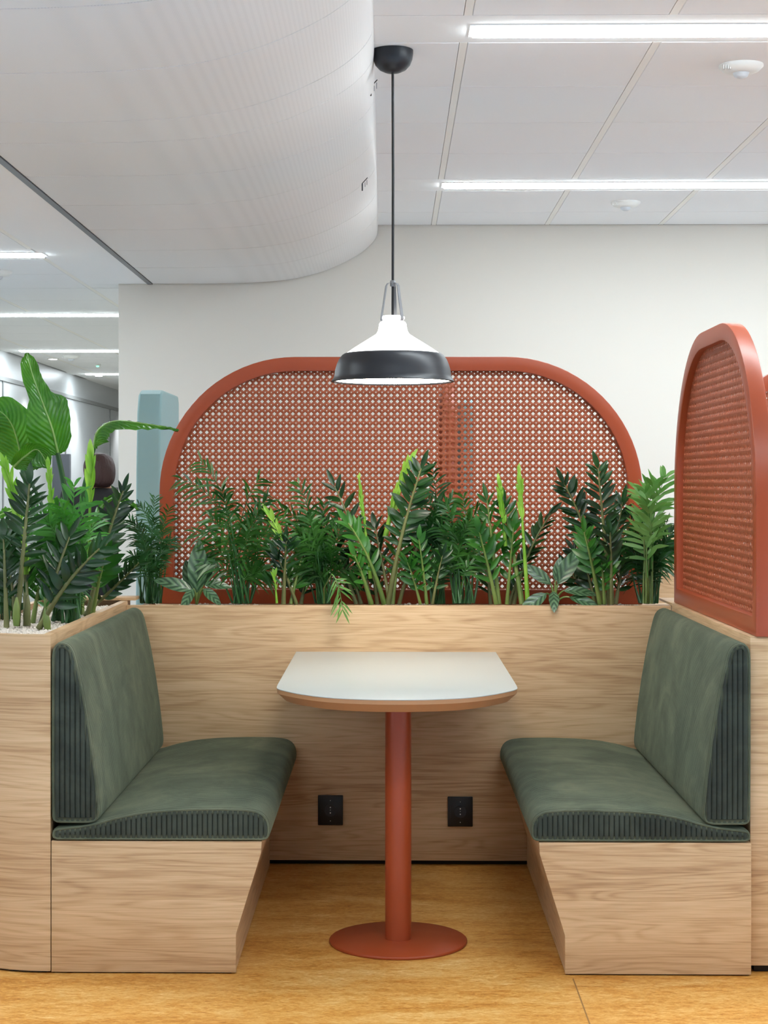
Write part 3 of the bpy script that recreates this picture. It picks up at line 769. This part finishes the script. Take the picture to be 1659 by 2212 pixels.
def stem_obj(pts, r0, r1, m, parent, sides=7):
    n = len(pts); return tube('stem', pts, [r0+(r1-r0)*(i/(n-1))**0.8 for i in range(n)], m, parent, sides)
def zz_stem(parent, b, tip, Yb, Yt, bend=0.0, n=8, L=0.075, tone='d', t0=0.3, r=0.008, ang=52, roll=None, stemm=None):
    """one stalk with paired leaflets; b and tip are where the photograph shows its two ends"""
    A, C = P(b[0], b[1], Yb), P(tip[0], tip[1], Yt)
    mid = (A+C)/2; side = (C-A).cross(Vector((0,1,0))).normalized(); mid += side*bend + Vector((0,0,0.02))
    pts = bez(A, mid, C, 12); st = stem_obj(pts, r, r*0.28, stemm or (G_STEM if tone != 'd' else G_STEMB), parent)
    roll = rnd.uniform(-50, 50) if roll is None else roll
    for i in range(n):
        t = t0+(1-t0)*(i/(n-0.5)); k = t*11; i0 = min(int(k), 10); p = pts[i0].lerp(pts[i0+1], k-i0)
        d = (pts[i0+1]-pts[i0]).normalized(); s0 = d.cross(CAMV).normalized()
        q = Matrix.Rotation(R(roll+rnd.uniform(-14, 14)), 3, d); s = (q @ s0).normalized(); nn = s.cross(d); nn = nn if nn.dot(CAMV) > 0 else -nn
        size = L*0.93*(0.72+0.38*math.sin(math.pi*min(1, 0.15+(i/n)*0.85)))*rnd.uniform(0.88, 1.1)
        for sg in (-1, 1):
            a = R(ang*(1.05-0.45*i/n)+rnd.uniform(-8, 8))
            dd = d*math.cos(a)+s*(sg*math.sin(a)); dd += nn*rnd.uniform(-0.25, 0.35)
            nrm = (nn+s*(-sg*0.35)+Vector((0,0,0.35))+Vector((rnd.uniform(-.2,.2),rnd.uniform(-.2,.2),0)))
            put_leaf(rnd.choice(ZL[tone]), p+d*(0.006*sg*rnd.uniform(-1,1)), dd, nrm, size, st)
    d = (pts[-1]-pts[-2]).normalized()
    put_leaf(rnd.choice(ZL[tone]), pts[-1], d+Vector((rnd.uniform(-.2,.2),0,0)), CAMV+Vector((0,0,0.3)), L*0.85, st)
    return st
def shoot(parent, b, tip, Yb, Yt, bend=0.0, n=9, L=0.05, r=0.006, t0=0.35, ang=16):
    return zz_stem(parent, b, tip, Yb, Yt, bend, n, L, 'l', t0, r, ang, roll=rnd.uniform(-20, 20), stemm=G_LIME)
def zz_plant(label, stems, shoots=(), group='glossy paired-leaf plants in the planters'):
    t = empty('zz_plant', label=label, cat='plant', group=group)
    for s in stems: zz_stem(t, *s[:4], **(s[4] if len(s) > 4 else {}))
    for s in shoots: shoot(t, *s[:4], **(s[4] if len(s) > 4 else {}))
    rebase(t); return t

def frond_geo(A, B, C, nleaf, LL, wd, droop, seed):
    rg = random.Random(seed); pts = bez(A, B, C, 14); v, f = tube_vf(pts, [0.0022-0.0014*i/13 for i in range(14)], 4, False); v = list(v)
    roll = rg.uniform(-35, 35)
    for i in range(nleaf):
        t = 0.30+0.69*(i/(nleaf-1)); k = t*13; i0 = min(int(k), 12); p = pts[i0].lerp(pts[i0+1], k-i0); d = (pts[i0+1]-pts[i0]).normalized()
        s = d.cross(CAMV)
        if s.length < 0.1: s = d.cross(Vector((1,0,0)))
        s = (Matrix.Rotation(R(roll), 3, d) @ s.normalized()).normalized(); up = s.cross(d)
        L = LL*(0.55+0.5*math.sin(math.pi*(0.12+0.78*i/(nleaf-1))))*rg.uniform(0.88, 1.1)
        for sg in (-1, 1):
            if rg.random() < 0.10: continue
            a = R(rg.uniform(28, 66)*(1.1-0.5*i/nleaf)); dd = (d*math.cos(a)+s*sg*math.sin(a)+up*rg.uniform(-0.35, 0.4)).normalized()
            wv = dd.cross(up).normalized() if dd.cross(up).length > 0.1 else s
            wv = (wv+up*0.3*rg.uniform(-1,1)).normalized(); o = len(v); rdz = rg.uniform(0.5, 2.2)
            for j, (tt, ww) in enumerate(((0,0.25),(0.22,0.85),(0.5,1.0),(0.78,0.66),(1.0,0.06))):
                c = p+dd*(L*tt)-Vector((0,0,1))*(droop*rdz*L*tt*tt); v.append(c-wv*wd*ww*0.43); v.append(c+wv*wd*ww*0.43)
            for j in range(4): f.append((o+2*j, o+2*j+1, o+2*j+3, o+2*j+2))
    return v, f
def palm(label, bx, by, Y, tips, m=G_PALM, nr=5, spread=55, hgt=(90, 200), LL=0.085, wd=0.0105, nleaf=12, canes=6, seed=1, droop=0.30, bw=22, group='feathery palms in the planters'):
    rg = random.Random(seed); t = empty('parlour_palm', label=label, cat='plant', group=group)
    tips = list(tips)
    for i in range(nr):
        tips.append((bx+rg.uniform(-spread, spread), by-rg.uniform(*hgt)))
    for i in range(canes):
        a = bx+rg.uniform(-bw, bw); tx, ty = tips[i % len(tips)]
        A = P(a, by, Y+rg.uniform(-0.03,0.03)); C = P(a+(tx-bx)*0.35, by-(by-ty)*0.6, Y+rg.uniform(-0.04,0.04))
        stem_obj(bez(A, (A+C)/2+Vector(((a-bx)*0.0004,0,0.01)), C, 7), 0.0042, 0.0022, G_STEMD if m != G_PALML else G_STEM, t, 5)
    for i, (tx, ty) in enumerate(tips):
        a = bx+rg.uniform(-bw, bw)*0.8; sp = 0.35+rg.uniform(0, 0.2)
        A = P(a+(tx-bx)*0.12, by-(by-ty)*sp*0.75, Y+rg.uniform(-0.03, 0.03)); Yt = Y+rg.uniform(-0.07, 0.06); C = P(tx, ty, Yt)
        B = (A+C)/2+Vector((-(C.x-A.x)*0.35, 0, abs(C.x-A.x)*0.35+0.02))
        v, f = frond_geo(A, B, C, nleaf, LL, wd, droop, seed*100+i)
        new_obj('frond', mesh('frond', v, f), m, t, 180)
        # stalk from the soil to the frond
        A0 = P(a, by+1, Y); stem_obj([A0, A0.lerp(A, 0.5), A], 0.0034, 0.0022, G_STEMD if m != G_PALML else G_STEM, t, 5)
    rebase(t); return t
AG = leaf_me('leaf', G_AGLA, 0.40, 0.08, 0.22, nl=10, nw=3, peak=0.45)
def aglaonema(label, bx, by, Y, leaves):
    t = empty('chinese_evergreen', label=label, cat='plant', group='variegated broad-leaf plants in the trough')
    for (ax, ay, tx, ty, dy, nz) in leaves:
        A0 = P(bx, by+2, Y); A = P(ax, ay, Y+dy*0.3); C = P(tx, ty, Y+dy)
        st = stem_obj(bez(A0, (A0+A)/2+Vector((0,0,0.02)), A, 6), 0.0045, 0.003, G_STEM, t, 6)
        put_leaf(AG, A, C-A, Vector((0, -0.75, nz)), (C-A).length, st, wscale=0.95)
    rebase(t)

# ---- back trough, from left to right (base on the gravel line)
GB = 1303
palm('dense dark palm at the left end of the trough, in front of the teal divider', 325, GB, 6.14, [(300,1090),(335,1075),(365,1100),(352,1128),(292,1130),(310,1170),(368,1165),(285,1200),(345,1195)], G_PALMD, nr=9, spread=46, hgt=(70, 200), LL=0.062, wd=0.0065, nleaf=16, canes=16, seed=3, bw=24)
aglaonema('variegated plant with silver-green leaves between the two leftmost trough palms', 425, GB, 6.12, [
    (425,1280,428,1165,0.0,0.35),(415,1275,338,1246,-0.06,0.5),(418,1272,392,1312,-0.10,0.5),(440,1272,474,1300,-0.09,0.5),(432,1270,458,1185,0.03,0.4),(440,1262,500,1262,0.0,0.6),(420,1285,400,1205,0.05,0.4)])
palm('tall airy palm with arching fronds left of centre in the trough', 522, GB, 6.16, [(436,1000),(392,1035),(560,1035),(612,1120),(480,1060),(575,1080),(455,1120),(600,1165),(420,1150)], G_PALM, nr=12, spread=75, hgt=(50,210), LL=0.085, wd=0.010, nleaf=13, canes=9, seed=5, bw=20)
zz_plant('small plant with a lime bud, left of the drooping palm frond', [
    ((612,GB+2),(618,1170),6.10,6.08,dict(n=4, L=0.072, t0=0.5, r=0.009, tone='d')),
    ((650,GB+2),(672,1220),6.2,6.22,dict(n=6, L=0.07, tone='d', t0=0.2)),
    ((640,GB+2),(600,1205),6.12,6.08,dict(n=4, L=0.07, tone='d', r=0.008)), ((628,GB+2),(655,1195),6.12,6.15,dict(n=5, L=0.07, tone='m'))],
    [((598,GB),(592,1245),6.08,6.08,dict(n=3, L=0.035, r=0.005)), ((618,1190),(580,1110),6.09,6.08,dict(n=4, L=0.05, r=0.005, t0=0.3))])
palm('palm with one pale frond drooping over the panel edge', 698, GB, 6.16, [(645,1045),(610,1100),(742,1120),(660,1110),(700,1090),(770,1130),(640,1150)], G_PALM, nr=16, spread=66, hgt=(40,190), LL=0.080, wd=0.0095, nleaf=13, canes=10, seed=8, bw=18)
t = empty('palm_frond', label='pale drooping palm frond hanging over the oak panel edge above the table', cat='plant')
v, f = frond_geo(P(716,1240,5.99), P(733,1252,5.96), P(740,1318,5.955), 10, 0.066, 0.0085, 0.12, 78)
new_obj('frond', mesh('frond', v, f), G_PALML, t, 180); stem_obj([P(700,GB,6.10), P(700,1270,6.08), P(716,1241,5.99)], 0.003, 0.002, G_STEM, t, 5); rebase(t)
zz_plant('tall dark glossy plant with round-tipped top leaves left of the long lime shoot', [
    ((800,GB+2),(722,1050),6.16,6.22,dict(n=6, L=0.082, tone='d', t0=0.5, bend=-0.03, roll=10)),
    ((830,GB+2),(752,1130),6.10,6.05,dict(n=7, L=0.080, tone='m', t0=0.35, r=0.010, bend=-0.02)),
    ((802,GB+2),(765,1200),6.08,6.02,dict(n=5, L=0.07, tone='m', t0=0.4, r=0.010)),
    ((780,GB+2),(748,1215),6.2,6.22,dict(n=6, L=0.075, tone='d', t0=0.2)),
    ((815,GB+2),(800,1210),6.2,6.2,dict(n=6, L=0.075, tone='d', t0=0.2)),
    ((770,GB+2),(700,1130),6.18,6.2,dict(n=6, L=0.075, tone='d', t0=0.4))],
    [((800,1250),(776,1035),6.15,6.18,dict(n=12, L=0.030, r=0.0075, t0=0.5, ang=12))])
zz_plant('tall leaning plant with long feathered stem and lime shoot, right of the pendant line', [
    ((838,GB+2),(910,1012),6.10,6.04,dict(n=12, L=0.086, tone='d', t0=0.42, r=0.011, bend=0.015, roll=5, ang=60)),
    ((848,GB+2),(870,1120),6.14,6.2,dict(n=7, L=0.07, tone='m', t0=0.3)),
    ((842,GB+2),(810,1140),6.16,6.22,dict(n=7, L=0.075, tone='d', t0=0.35)),
    ((862,GB+2),(945,1090),6.2,6.25,dict(n=8, L=0.075, tone='d', t0=0.35, bend=0.02))],
    [((832,1160),(886,995),6.10,6.06,dict(n=9, L=0.060, r=0.010, t0=0.2, ang=15, bend=0.01))])
zz_plant('short bright-leaved plant right of the pendant line, in front of a palm', [
    ((922,GB+2),(905,1165),6.07,6.04,dict(n=7, L=0.062, tone='m', t0=0.2, r=0.007)),
    ((908,GB+2),(880,1215),6.07,6.03,dict(n=5, L=0.058, tone='m', t0=0.25, r=0.006)),
    ((934,GB+2),(956,1200),6.08,6.06,dict(n=5, L=0.06, tone='d', t0=0.3, r=0.006))])
palm('dense mid-green palm with a clump of thin canes right of centre', 1000, GB, 6.14, [(1000,1070),(962,1090),(1036,1100),(950,1140),(1048,1150),(980,1150),(1010,1130)], G_PALM, nr=9, spread=50, hgt=(70,200), LL=0.076, wd=0.0090, nleaf=13, canes=16, seed=13, bw=26)
palm('dark palm behind the leaning feathered stem', 950, GB, 6.24, [(935,1010),(912,1060),(975,1080),(930,1120)], G_PALMD, nr=13, spread=75, hgt=(40,230), LL=0.08, wd=0.010, nleaf=12, canes=5, seed=14)
zz_plant('plant with two tall lime shoots, second from the right of the trough', [
    ((1078,GB+2),(1052,1080),6.10,6.14,dict(n=7, L=0.078, tone='m', t0=0.35, r=0.009)),
    ((1072,GB+2),(1035,1150),6.08,6.04,dict(n=6, L=0.078, tone='m', t0=0.3, r=0.009)),
    ((1095,GB+2),(1110,1140),6.12,6.1,dict(n=6, L=0.075, tone='m', t0=0.3)),
    ((1128,GB+2),(1088,1090),6.10,6.14,dict(n=6, L=0.075, tone='m', t0=0.5, r=0.011)),
    ((1060,GB+2),(1048,1215),6.2,6.22,dict(n=6, L=0.075, tone='d', t0=0.2)),
    ((1100,GB+2),(1140,1200),6.2,6.2,dict(n=6, L=0.075, tone='d', t0=0.2)),
    ((1110,GB+2),(1190,1110),6.18,6.2,dict(n=9, L=0.07, tone='d', t0=0.35, bend=0.03))],
    [((1140,GB),(1121,1025),6.08,6.06,dict(n=10, L=0.048, r=0.009, t0=0.62, ang=11)), ((1092,1180),(1078,1045),6.12,6.12,dict(n=7, L=0.046, r=0.008, t0=0.3, ang=12))])
aglaonema('variegated plant whose speckled leaves hang over the oak edge, right of the lime shoots', 1198, GB, 6.12, [
    (1180,1282,1122,1318,-0.10,0.6),(1196,1278,1198,1313,-0.12,0.3),(1205,1262,1252,1180,0.0,0.4),(1190,1262,1132,1215,0.0,0.4),(1218,1276,1290,1276,-0.03,0.8),(1230,1290,1296,1304,-0.06,0.7),(1200,1255,1212,1200,0.03,0.3)])
zz_plant('darkest feathered plant, tallest at the right end of the trough', [
    ((1300,GB+2),(1218,1045),6.16,6.12,dict(n=11, L=0.080, tone='d', t0=0.38, bend=-0.04, roll=0, ang=58, r=0.009)),
    ((1318,GB+2),(1292,1012),6.14,6.12,dict(n=13, L=0.080, tone='d', t0=0.30, roll=8, ang=60, r=0.010)),
    ((1310,GB+2),(1345,1085),6.2,6.2,dict(n=9, L=0.08, tone='d', t0=0.3)),
    ((1296,GB+2),(1262,1150),6.08,6.02,dict(n=7, L=0.076, tone='m', t0=0.4, r=0.009)),
    ((1322,GB+2),(1318,1150),6.06,6.02,dict(n=6, L=0.076, tone='d', t0=0.4, r=0.009)),
    ((1290,GB+2),(1240,1190),6.22,6.26,dict(n=6, L=0.07, tone='d', t0=0.3)),
    ((1285,GB+2),(1262,1215),6.18,6.2,dict(n=6, L=0.075, tone='d', t0=0.2)),
    ((1330,GB+2),(1352,1190),6.16,6.2,dict(n=7, L=0.078, tone='d', t0=0.2)),
    ((1306,GB+2),(1300,1215),6.08,6.05,dict(n=5, L=0.078, tone='m', t0=0.25)),
    ((1270,GB+2),(1225,1225),6.24,6.27,dict(n=6, L=0.07, tone='d', t0=0.2))])
palm('palm with broad pale upper leaflets at the right end, beside the sideways screen', 1402, GB, 6.12, [(1437,1030),(1410,1050),(1385,1060)], G_PALML, nr=4, spread=34, hgt=(150,240), LL=0.105, wd=0.017, nleaf=8, canes=4, seed=19, droop=0.15, bw=14)
palm('dark bushy palm below the pale broad leaflets at the right end', 1400, GB, 6.17, [(1360,1120),(1440,1130),(1400,1090),(1350,1180),(1445,1180),(1385,1140)], G_PALMD, nr=14, spread=52, hgt=(50,190), LL=0.075, wd=0.0085, nleaf=14, canes=18, seed=21, bw=20)

# ---- left planter
STL = lambda m_pts: m_pts
def strel_leaf(parent, mid, widths, nrm, cup=0.25, name='leaf', seg=26, nw=7, rip=0.0035):
    """mid: midrib control points, widths: half width (left, right) along it"""
    pts = cr3([Vector(p) for p in mid], seg); n = len(pts); v, f, uv = [], [], []
    for i, p in enumerate(pts):
        t = i/(n-1); d = (pts[min(i+1, n-1)]-pts[max(i-1, 0)]).normalized()
        k = t*(len(nrm)-1); i0 = min(int(k), len(nrm)-2); N = Vector(nrm[i0]).lerp(Vector(nrm[i0+1]), k-i0)
        x = d.cross(N).normalized(); N = x.cross(d).normalized()
        k = t*(len(widths)-1); i0 = min(int(k), len(widths)-2)
        u = k-i0; u = u*u*(3-2*u); wl = widths[i0][0]*(1-u)+widths[i0+1][0]*u; wr_ = widths[i0][1]*(1-u)+widths[i0+1][1]*u
        for j in range(-nw, nw+1):
            s = j/nw; wdt = wl if s < 0 else wr_; a = abs(s)
            q = p+x*(s*wdt)+N*(cup*wdt*a*a + rip*math.sin((t-a*0.16)*85)*min(1, a*2.5)+0.004*math.sin(t*23)*a*a) - d*(0)+d*(a*0.10*wdt)
            v.append(q); uv.append((0.5+s*0.5, t))
    W = 2*nw+1
    for i in range(n-1):
        for j in range(2*nw): a = i*W+j; f.append((a, a+1, a+W+1, a+W))
    me = mesh(name, v, f); l = me.uv_layers.new(name='UVMap')
    for lp in me.loops: l.data[lp.index].uv = uv[lp.vertex_index]
    o = new_obj(name, me, G_STREL, parent); me.shade_smooth()
    tv, tf = tube_vf([p-Vector((0,0.0,0)) for p in pts], [0.0045*(1-0.8*i/(n-1)) for i in range(n)], 6)
    new_obj('midrib', mesh('midrib', tv, tf), mat_midrib, o, 60); return o
mat_midrib = leaf_mat('broad_leaf_midrib', srgb(120,160,80), srgb(150,184,104), 0.35, 0)
def cr3(pts, n):
    out = []; m = len(pts)-1
    for k in range(n):
        t = k/(n-1)*m; i = min(int(t), m-1); t -= i
        p0, p1, p2, p3 = pts[max(i-1,0)], pts[i], pts[i+1], pts[min(i+2, m)]
        out.append(0.5*((2*p1)+(p2-p0)*t+(2*p0-5*p1+4*p2-p3)*t*t+(3*p1-p0-3*p2+p3)*t**3))
    return out
t = empty('bird_of_paradise', label='bird of paradise plant with huge paddle leaves in the left planter', cat='plant')
def petiole(pts, r0=0.010, r1=0.006): return stem_obj(cr3([P(*p) for p in pts], 14), r0, r1, G_STEMD, t, 8)
w1 = 0.00152
st = petiole([(160,1330,5.62),(152,1180,5.62),(140,1060,5.60),(124,978,5.58)], 0.013, 0.008)
strel_leaf(st, [P(126,982,5.58), P(112,925,5.55), P(92,870,5.53), P(72,815,5.52), P(58,762,5.56)],
    [(0.030,0.030), (0.078,0.062), (0.082,0.078), (0.060,0.088), (0.036,0.040), (0.034,0.030), (0.030,0.026), (0.006,0.006)], [(0.35,-0.9,0.25),(0.3,-0.85,0.5),(0.2,-0.8,0.6),(0.25,-0.85,0.4)], -0.18)
st = petiole([(150,1335,5.70),(110,1200,5.72),(70,1090,5.74),(48,1015,5.74)], 0.012, 0.007)
strel_leaf(st, [P(48,1015,5.74), P(40,960,5.72), P(18,905,5.70), P(-30,868,5.70)],
    [(0.02,0.02), (0.075,0.080), (0.085,0.085), (0.06,0.060), (0.005,0.005)], [(-0.2,-0.9,-0.2),(-0.1,-0.9,-0.1),(0.1,-0.9,0.3)], 0.12)
st = petiole([(170,1320,5.80),(168,1180,5.78),(180,1060,5.74),(204,966,5.70)], 0.011, 0.006)
strel_leaf(st, [P(203,967,5.70), P(212,930,5.68), P(248,910,5.66), P(310,915,5.62), P(385,928,5.58)],
    [(0.012,0.012), (0.040,0.055), (0.06,0.060), (0.05,0.045), (0.026,0.02), (0.004,0.004)], [(-0.75,-0.45,0.35),(-0.35,-0.6,0.75),(0,-0.25,1),(0,-0.2,1),(0.05,-0.3,1)], -0.5)
st = petiole([(120,1330,5.5),(112,1200,5.52),(98,1110,5.54),(52,1012,5.52)], 0.009, 0.005)
strel_leaf(st, [P(30,1008,5.50), P(55,985,5.47), P(82,972,5.46), P(106,1012,5.48)],
    [(0.012,0.01), (0.028,0.05), (0.035,0.06), (0.03,0.05), (0.005,0.005)], [(-0.3,-0.7,-0.6),(0,-0.8,-0.6),(0.5,-0.8,-0.2)], 0.3)
st = petiole([(165,1330,5.66),(180,1210,5.62),(205,1120,5.58)], 0.008, 0.004)
strel_leaf(st, [P(200,1140,5.58), P(222,1092,5.56), P(255,1075,5.54), P(298,1100,5.52)],
    [(0.008,0.008), (0.020,0.03), (0.024,0.034), (0.018,0.02), (0.003,0.003)], [(-0.4,-0.6,0.7),(0,-0.5,0.9),(0.3,-0.4,0.9)], 0.2)
st = petiole([(60,1340,5.4),(40,1200,5.4),(5,1120,5.4),(-30,1060,5.4)], 0.008, 0.005)
strel_leaf(st, [P(48,1098,5.40), P(20,1105,5.36), P(-15,1120,5.34), P(-50,1135,5.34)], [(0.006,0.006),(0.02,0.022),(0.02,0.02),(0.003,0.003)], [(0,-0.5,1),(0,-0.5,1)], 0.2)
rebase(t)
zz_plant('front feathered plant with one straight tall stem at the left edge', [
    ((36,1352),(64,1045),5.12,5.10,dict(n=11, L=0.078, tone='d', t0=0.40, r=0.0105, bend=0.0, roll=0, ang=66)),
    ((14,1356),(8,1165),5.10,5.12,dict(n=7, L=0.075, tone='d', t0=0.3, r=0.009)),
    ((58,1352),(52,1180),5.16,5.2,dict(n=6, L=0.07, tone='d', t0=0.35, r=0.012)),
    ((34,1352),(20,1220),5.3,5.34,dict(n=6, L=0.075, tone='d', t0=0.2))],
    [((58,1240),(12,1010),5.18,5.14,dict(n=9, L=0.058, r=0.012, t0=0.45, ang=20, bend=-0.02))], group='glossy paired-leaf plants in the planters')
zz_plant('plant with a long stem leaning right over the gravel in the left planter', [
    ((84,1358),(215,1185),5.06,5.0,dict(n=9, L=0.082, tone='d', t0=0.25, r=0.010, bend=0.015)),
    ((103,1362),(96,1290),5.06,5.06,dict(n=2, L=0.05, tone='m', t0=0.6, r=0.010)),
    ((88,1350),(150,1160),5.18,5.22,dict(n=8, L=0.085, tone='d', t0=0.3, r=0.009)),
    ((70,1350),(100,1190),5.3,5.3,dict(n=7, L=0.08, tone='m', t0=0.3, r=0.009))],
    [((120,1200),(106,1010),5.36,5.34,dict(n=8, L=0.042, r=0.008, t0=0.45, ang=16))])
zz_plant('feathered plant reaching right towards the teal divider from the left planter', [
    ((190,1328),(266,1060),5.55,5.5,dict(n=10, L=0.072, tone='d', t0=0.38, r=0.010, bend=0.01, ang=55)),
    ((182,1328),(300,1215),5.6,5.5,dict(n=9, L=0.060, tone='d', t0=0.3, bend=-0.02)),
    ((195,1326),(240,1130),5.7,5.72,dict(n=8, L=0.085, tone='d', t0=0.3)),
    ((178,1328),(170,1150),5.66,5.7,dict(n=7, L=0.085, tone='m', t0=0.3)),
    ((200,1324),(228,1200),5.5,5.4,dict(n=6, L=0.075, tone='m', t0=0.4))],
    [((192,1230),(196,990),5.56,5.54,dict(n=7, L=0.075, r=0.008, t0=0.55, ang=9))])
palm('bright palm in the middle of the left planter among the broad leaves', 150, 1345, 5.28, [(160,1050),(190,1090),(120,1090),(100,1120),(210,1120),(75,1100)], leaf_mat('palm_leaf_bright', srgb(44,110,36), srgb(80,150,54), 0.35, 0.25), nr=9, spread=80, hgt=(120,250), LL=0.085, wd=0.0115, nleaf=12, canes=8, seed=31, bw=22)
palm('low tufty palm on the gravel, middle of the left planter', 125, 1340, 5.32, [(165,1290),(185,1275),(110,1270)], G_PALM, nr=8, spread=45, hgt=(20,90), LL=0.05, wd=0.0055, nleaf=14, canes=6, seed=33, bw=14)
palm('dark palm at the left edge of the photo behind the tall straight stem', 10, 1340, 5.45, [(20,1130),(40,1150),(0,1140),(60,1120)], G_PALMD, nr=6, spread=60, hgt=(60,220), LL=0.08, wd=0.010, nleaf=12, canes=5, seed=35)
for px, py, Y, rz, lab in ((205,1318,5.62,0.3,'single fallen green leaf lying on the gravel next to the left bench'),):
    A = P(182, 1322, 5.60); C = P(232, 1316, 5.56); C.z = A.z = 0.912
    o = put_leaf(ZL['m'][1], A, C-A, Vector((0,-0.2,1)), 0.075, None, 'fallen_leaf'); o.location.z = 0.917; tag(o, lab, 'leaf')
# large sheath stems in the left planter
t = empty('plant_sheath', label='two swollen green and pink stem bases at the front left of the gravel', cat='plant')
for (x, y, tx, ty, Y, m) in ((35,1352,36,1290,5.08,G_STEM),(57,1350,60,1285,5.12,G_STEMB),(103,1362,97,1315,5.05,G_STEM)):
    A, C = P(x, y, Y), P(tx, ty, Y); tube('stem_base', [A, A.lerp(C, 0.3), A.lerp(C, 0.7), C], [0.008, 0.0115, 0.009, 0.003], m, t, 10)
rebase(t)

# ================================================================== PERSON IN THE CORRIDOR
def skin(name, verts, edges, radii, m, parent=None, sub=2, root=0):
    me = bpy.data.meshes.new(name); me.from_pydata(verts, edges, []); o = bpy.data.objects.new(name, me); COL.objects.link(o)
    me.materials.append(m)
    mod = o.modifiers.new('skin', 'SKIN'); 
    for i, r in enumerate(radii):
        sv = me.skin_vertices[0].data[i]; sv.radius = (r, r) if not isinstance(r, tuple) else r; sv.use_root = (i == root)
    s = o.modifiers.new('sub', 'SUBSURF'); s.levels = sub; s.render_levels = sub
    mod.use_smooth_shade = True
    if parent: o.parent = parent
    return o
SKIN = mat('skin', srgb(196,148,122), 0.55); COAT = mat('black_coat', srgb(30,28,30), 0.8); HAIR = mat('auburn_hair', srgb(58,30,26), 0.6)
bump(HAIR, noise(HAIR, pos_map(HAIR, (90, 90, 9)), 1.0, 3, 0.6), 0.8, 0.01); JEANS = mat('navy_trousers', srgb(32,40,68), 0.8)
SHOE = mat('black_shoes', srgb(18,18,20), 0.5)
px_ = -1.65; py_ = 9.75
t = empty('person', (px_, py_, 0), label='person with auburn hair in dark clothes walking away in the corridor', cat='person'); t.rotation_euler = (0,0,R(10))
k = 1.53/1.70
def sc(l): return [(a*k, b*k, c*k) for a, b, c in l]
bv = sc([(0,0,0.92),(0,0.0,1.08),(0,0.0,1.25),(0,0.01,1.38),(0,0.01,1.45),(0,0.015,1.53),(0,0.02,1.62),
    (0.16,0,1.38),(0.21,-0.01,1.12),(0.22,0.08,0.88),(0.22,0.12,0.80),(-0.16,0,1.38),(-0.21,0.01,1.12),(-0.22,-0.03,0.87),(-0.22,-0.03,0.78),
    (0.09,0,0.86),(0.10,0.09,0.49),(0.10,0.12,0.09),(-0.09,0,0.86),(-0.10,-0.05,0.49),(-0.10,-0.20,0.12),(0.10,0.24,0.04),(-0.10,-0.10,0.04)])
be = [(0,1),(1,2),(2,3),(3,4),(4,5),(5,6),(3,7),(7,8),(8,9),(9,10),(3,11),(11,12),(12,13),(13,14),(0,15),(15,16),(16,17),(17,21),(0,18),(18,19),(19,20),(20,22)]
brd = [x*k for x in (0.13,0.125,0.14,0.11,0.055,0.08,0.085,0.07,0.05,0.036,0.03,0.07,0.05,0.036,0.03,0.09,0.062,0.042,0.09,0.062,0.042,0.03,0.03)]
skin('body', bv, be, brd, SKIN, t)
skin('coat', sc([(0,0,0.72),(0,0,0.92),(0,0.0,1.08),(0,0.0,1.25),(0,0.01,1.37),(0.165,0,1.375),(0.215,-0.01,1.12),(0.222,0.08,0.89),(-0.165,0,1.375),(-0.215,0.01,1.12),(-0.222,-0.03,0.88)]),
     [(0,1),(1,2),(2,3),(3,4),(4,5),(5,6),(6,7),(4,8),(8,9),(9,10)], [x*k for x in (0.19,0.17,0.165,0.185,0.15,0.11,0.075,0.06,0.11,0.075,0.06)], COAT, t)
skin('trousers', sc([(0,0,0.90),(0.09,0,0.84),(0.10,0.09,0.49),(0.10,0.12,0.10),(-0.09,0,0.84),(-0.10,-0.05,0.49),(-0.10,-0.195,0.14)]), [(0,1),(1,2),(2,3),(0,4),(4,5),(5,6)], [x*k for x in (0.13,0.105,0.078,0.062,0.105,0.078,0.062)], JEANS, t)
skin('hair', sc([(0,0.01,1.66),(0,-0.02,1.60),(0.008,-0.045,1.52),(-0.004,-0.06,1.45)]), [(0,1),(1,2),(2,3)], [x*k for x in (0.08,0.112,0.108,0.085)], HAIR, t)
skin('collar', sc([(0,-0.01,1.36),(0,-0.01,1.45)]), [(0,1)], [x*k for x in (0.13,0.10)], COAT, t)
for x, y in ((0.10,0.16),(-0.10,-0.16)):
    skin('shoe', sc([(x,y-0.06,0.045),(x,y+0.03,0.045),(x,y+0.13,0.032)]), [(0,1),(1,2)], [x_*k for x_ in (0.042,0.045,0.03)], SHOE, t)
for sx_ in (1, -1):      # fingers
    hx, hy, hz = (0.22, 0.12, 0.80) if sx_ > 0 else (-0.22, -0.03, 0.78)
    for i in range(4):
        skin('finger', sc([(hx, hy-0.025+0.017*i, hz), (hx+0.004, hy-0.027+0.018*i, hz-0.05), (hx-0.006*sx_, hy-0.025+0.018*i, hz-0.085+0.006*abs(i-1.5))]), [(0,1),(1,2)], [0.009,0.008,0.006], SKIN, t, 1)
    skin('thumb', sc([(hx, hy+0.03, hz+0.01), (hx-0.01*sx_, hy+0.055, hz-0.02), (hx-0.012*sx_, hy+0.06, hz-0.045)]), [(0,1),(1,2)], [0.010,0.009,0.007], SKIN, t, 1)
t = empty('floor_sign_stand', label='dark grey upright panel on the corridor floor behind the tallest leaf stalk', cat='panel')
box('upright_panel', -2.16, -2.05, 11.0, 11.06, 0.0, 1.52, GREYD, t, 0.004); box('foot', -2.22, -1.99, 10.9, 11.16, 0, 0.012, GREYD, t, 0.003); rebase(t)
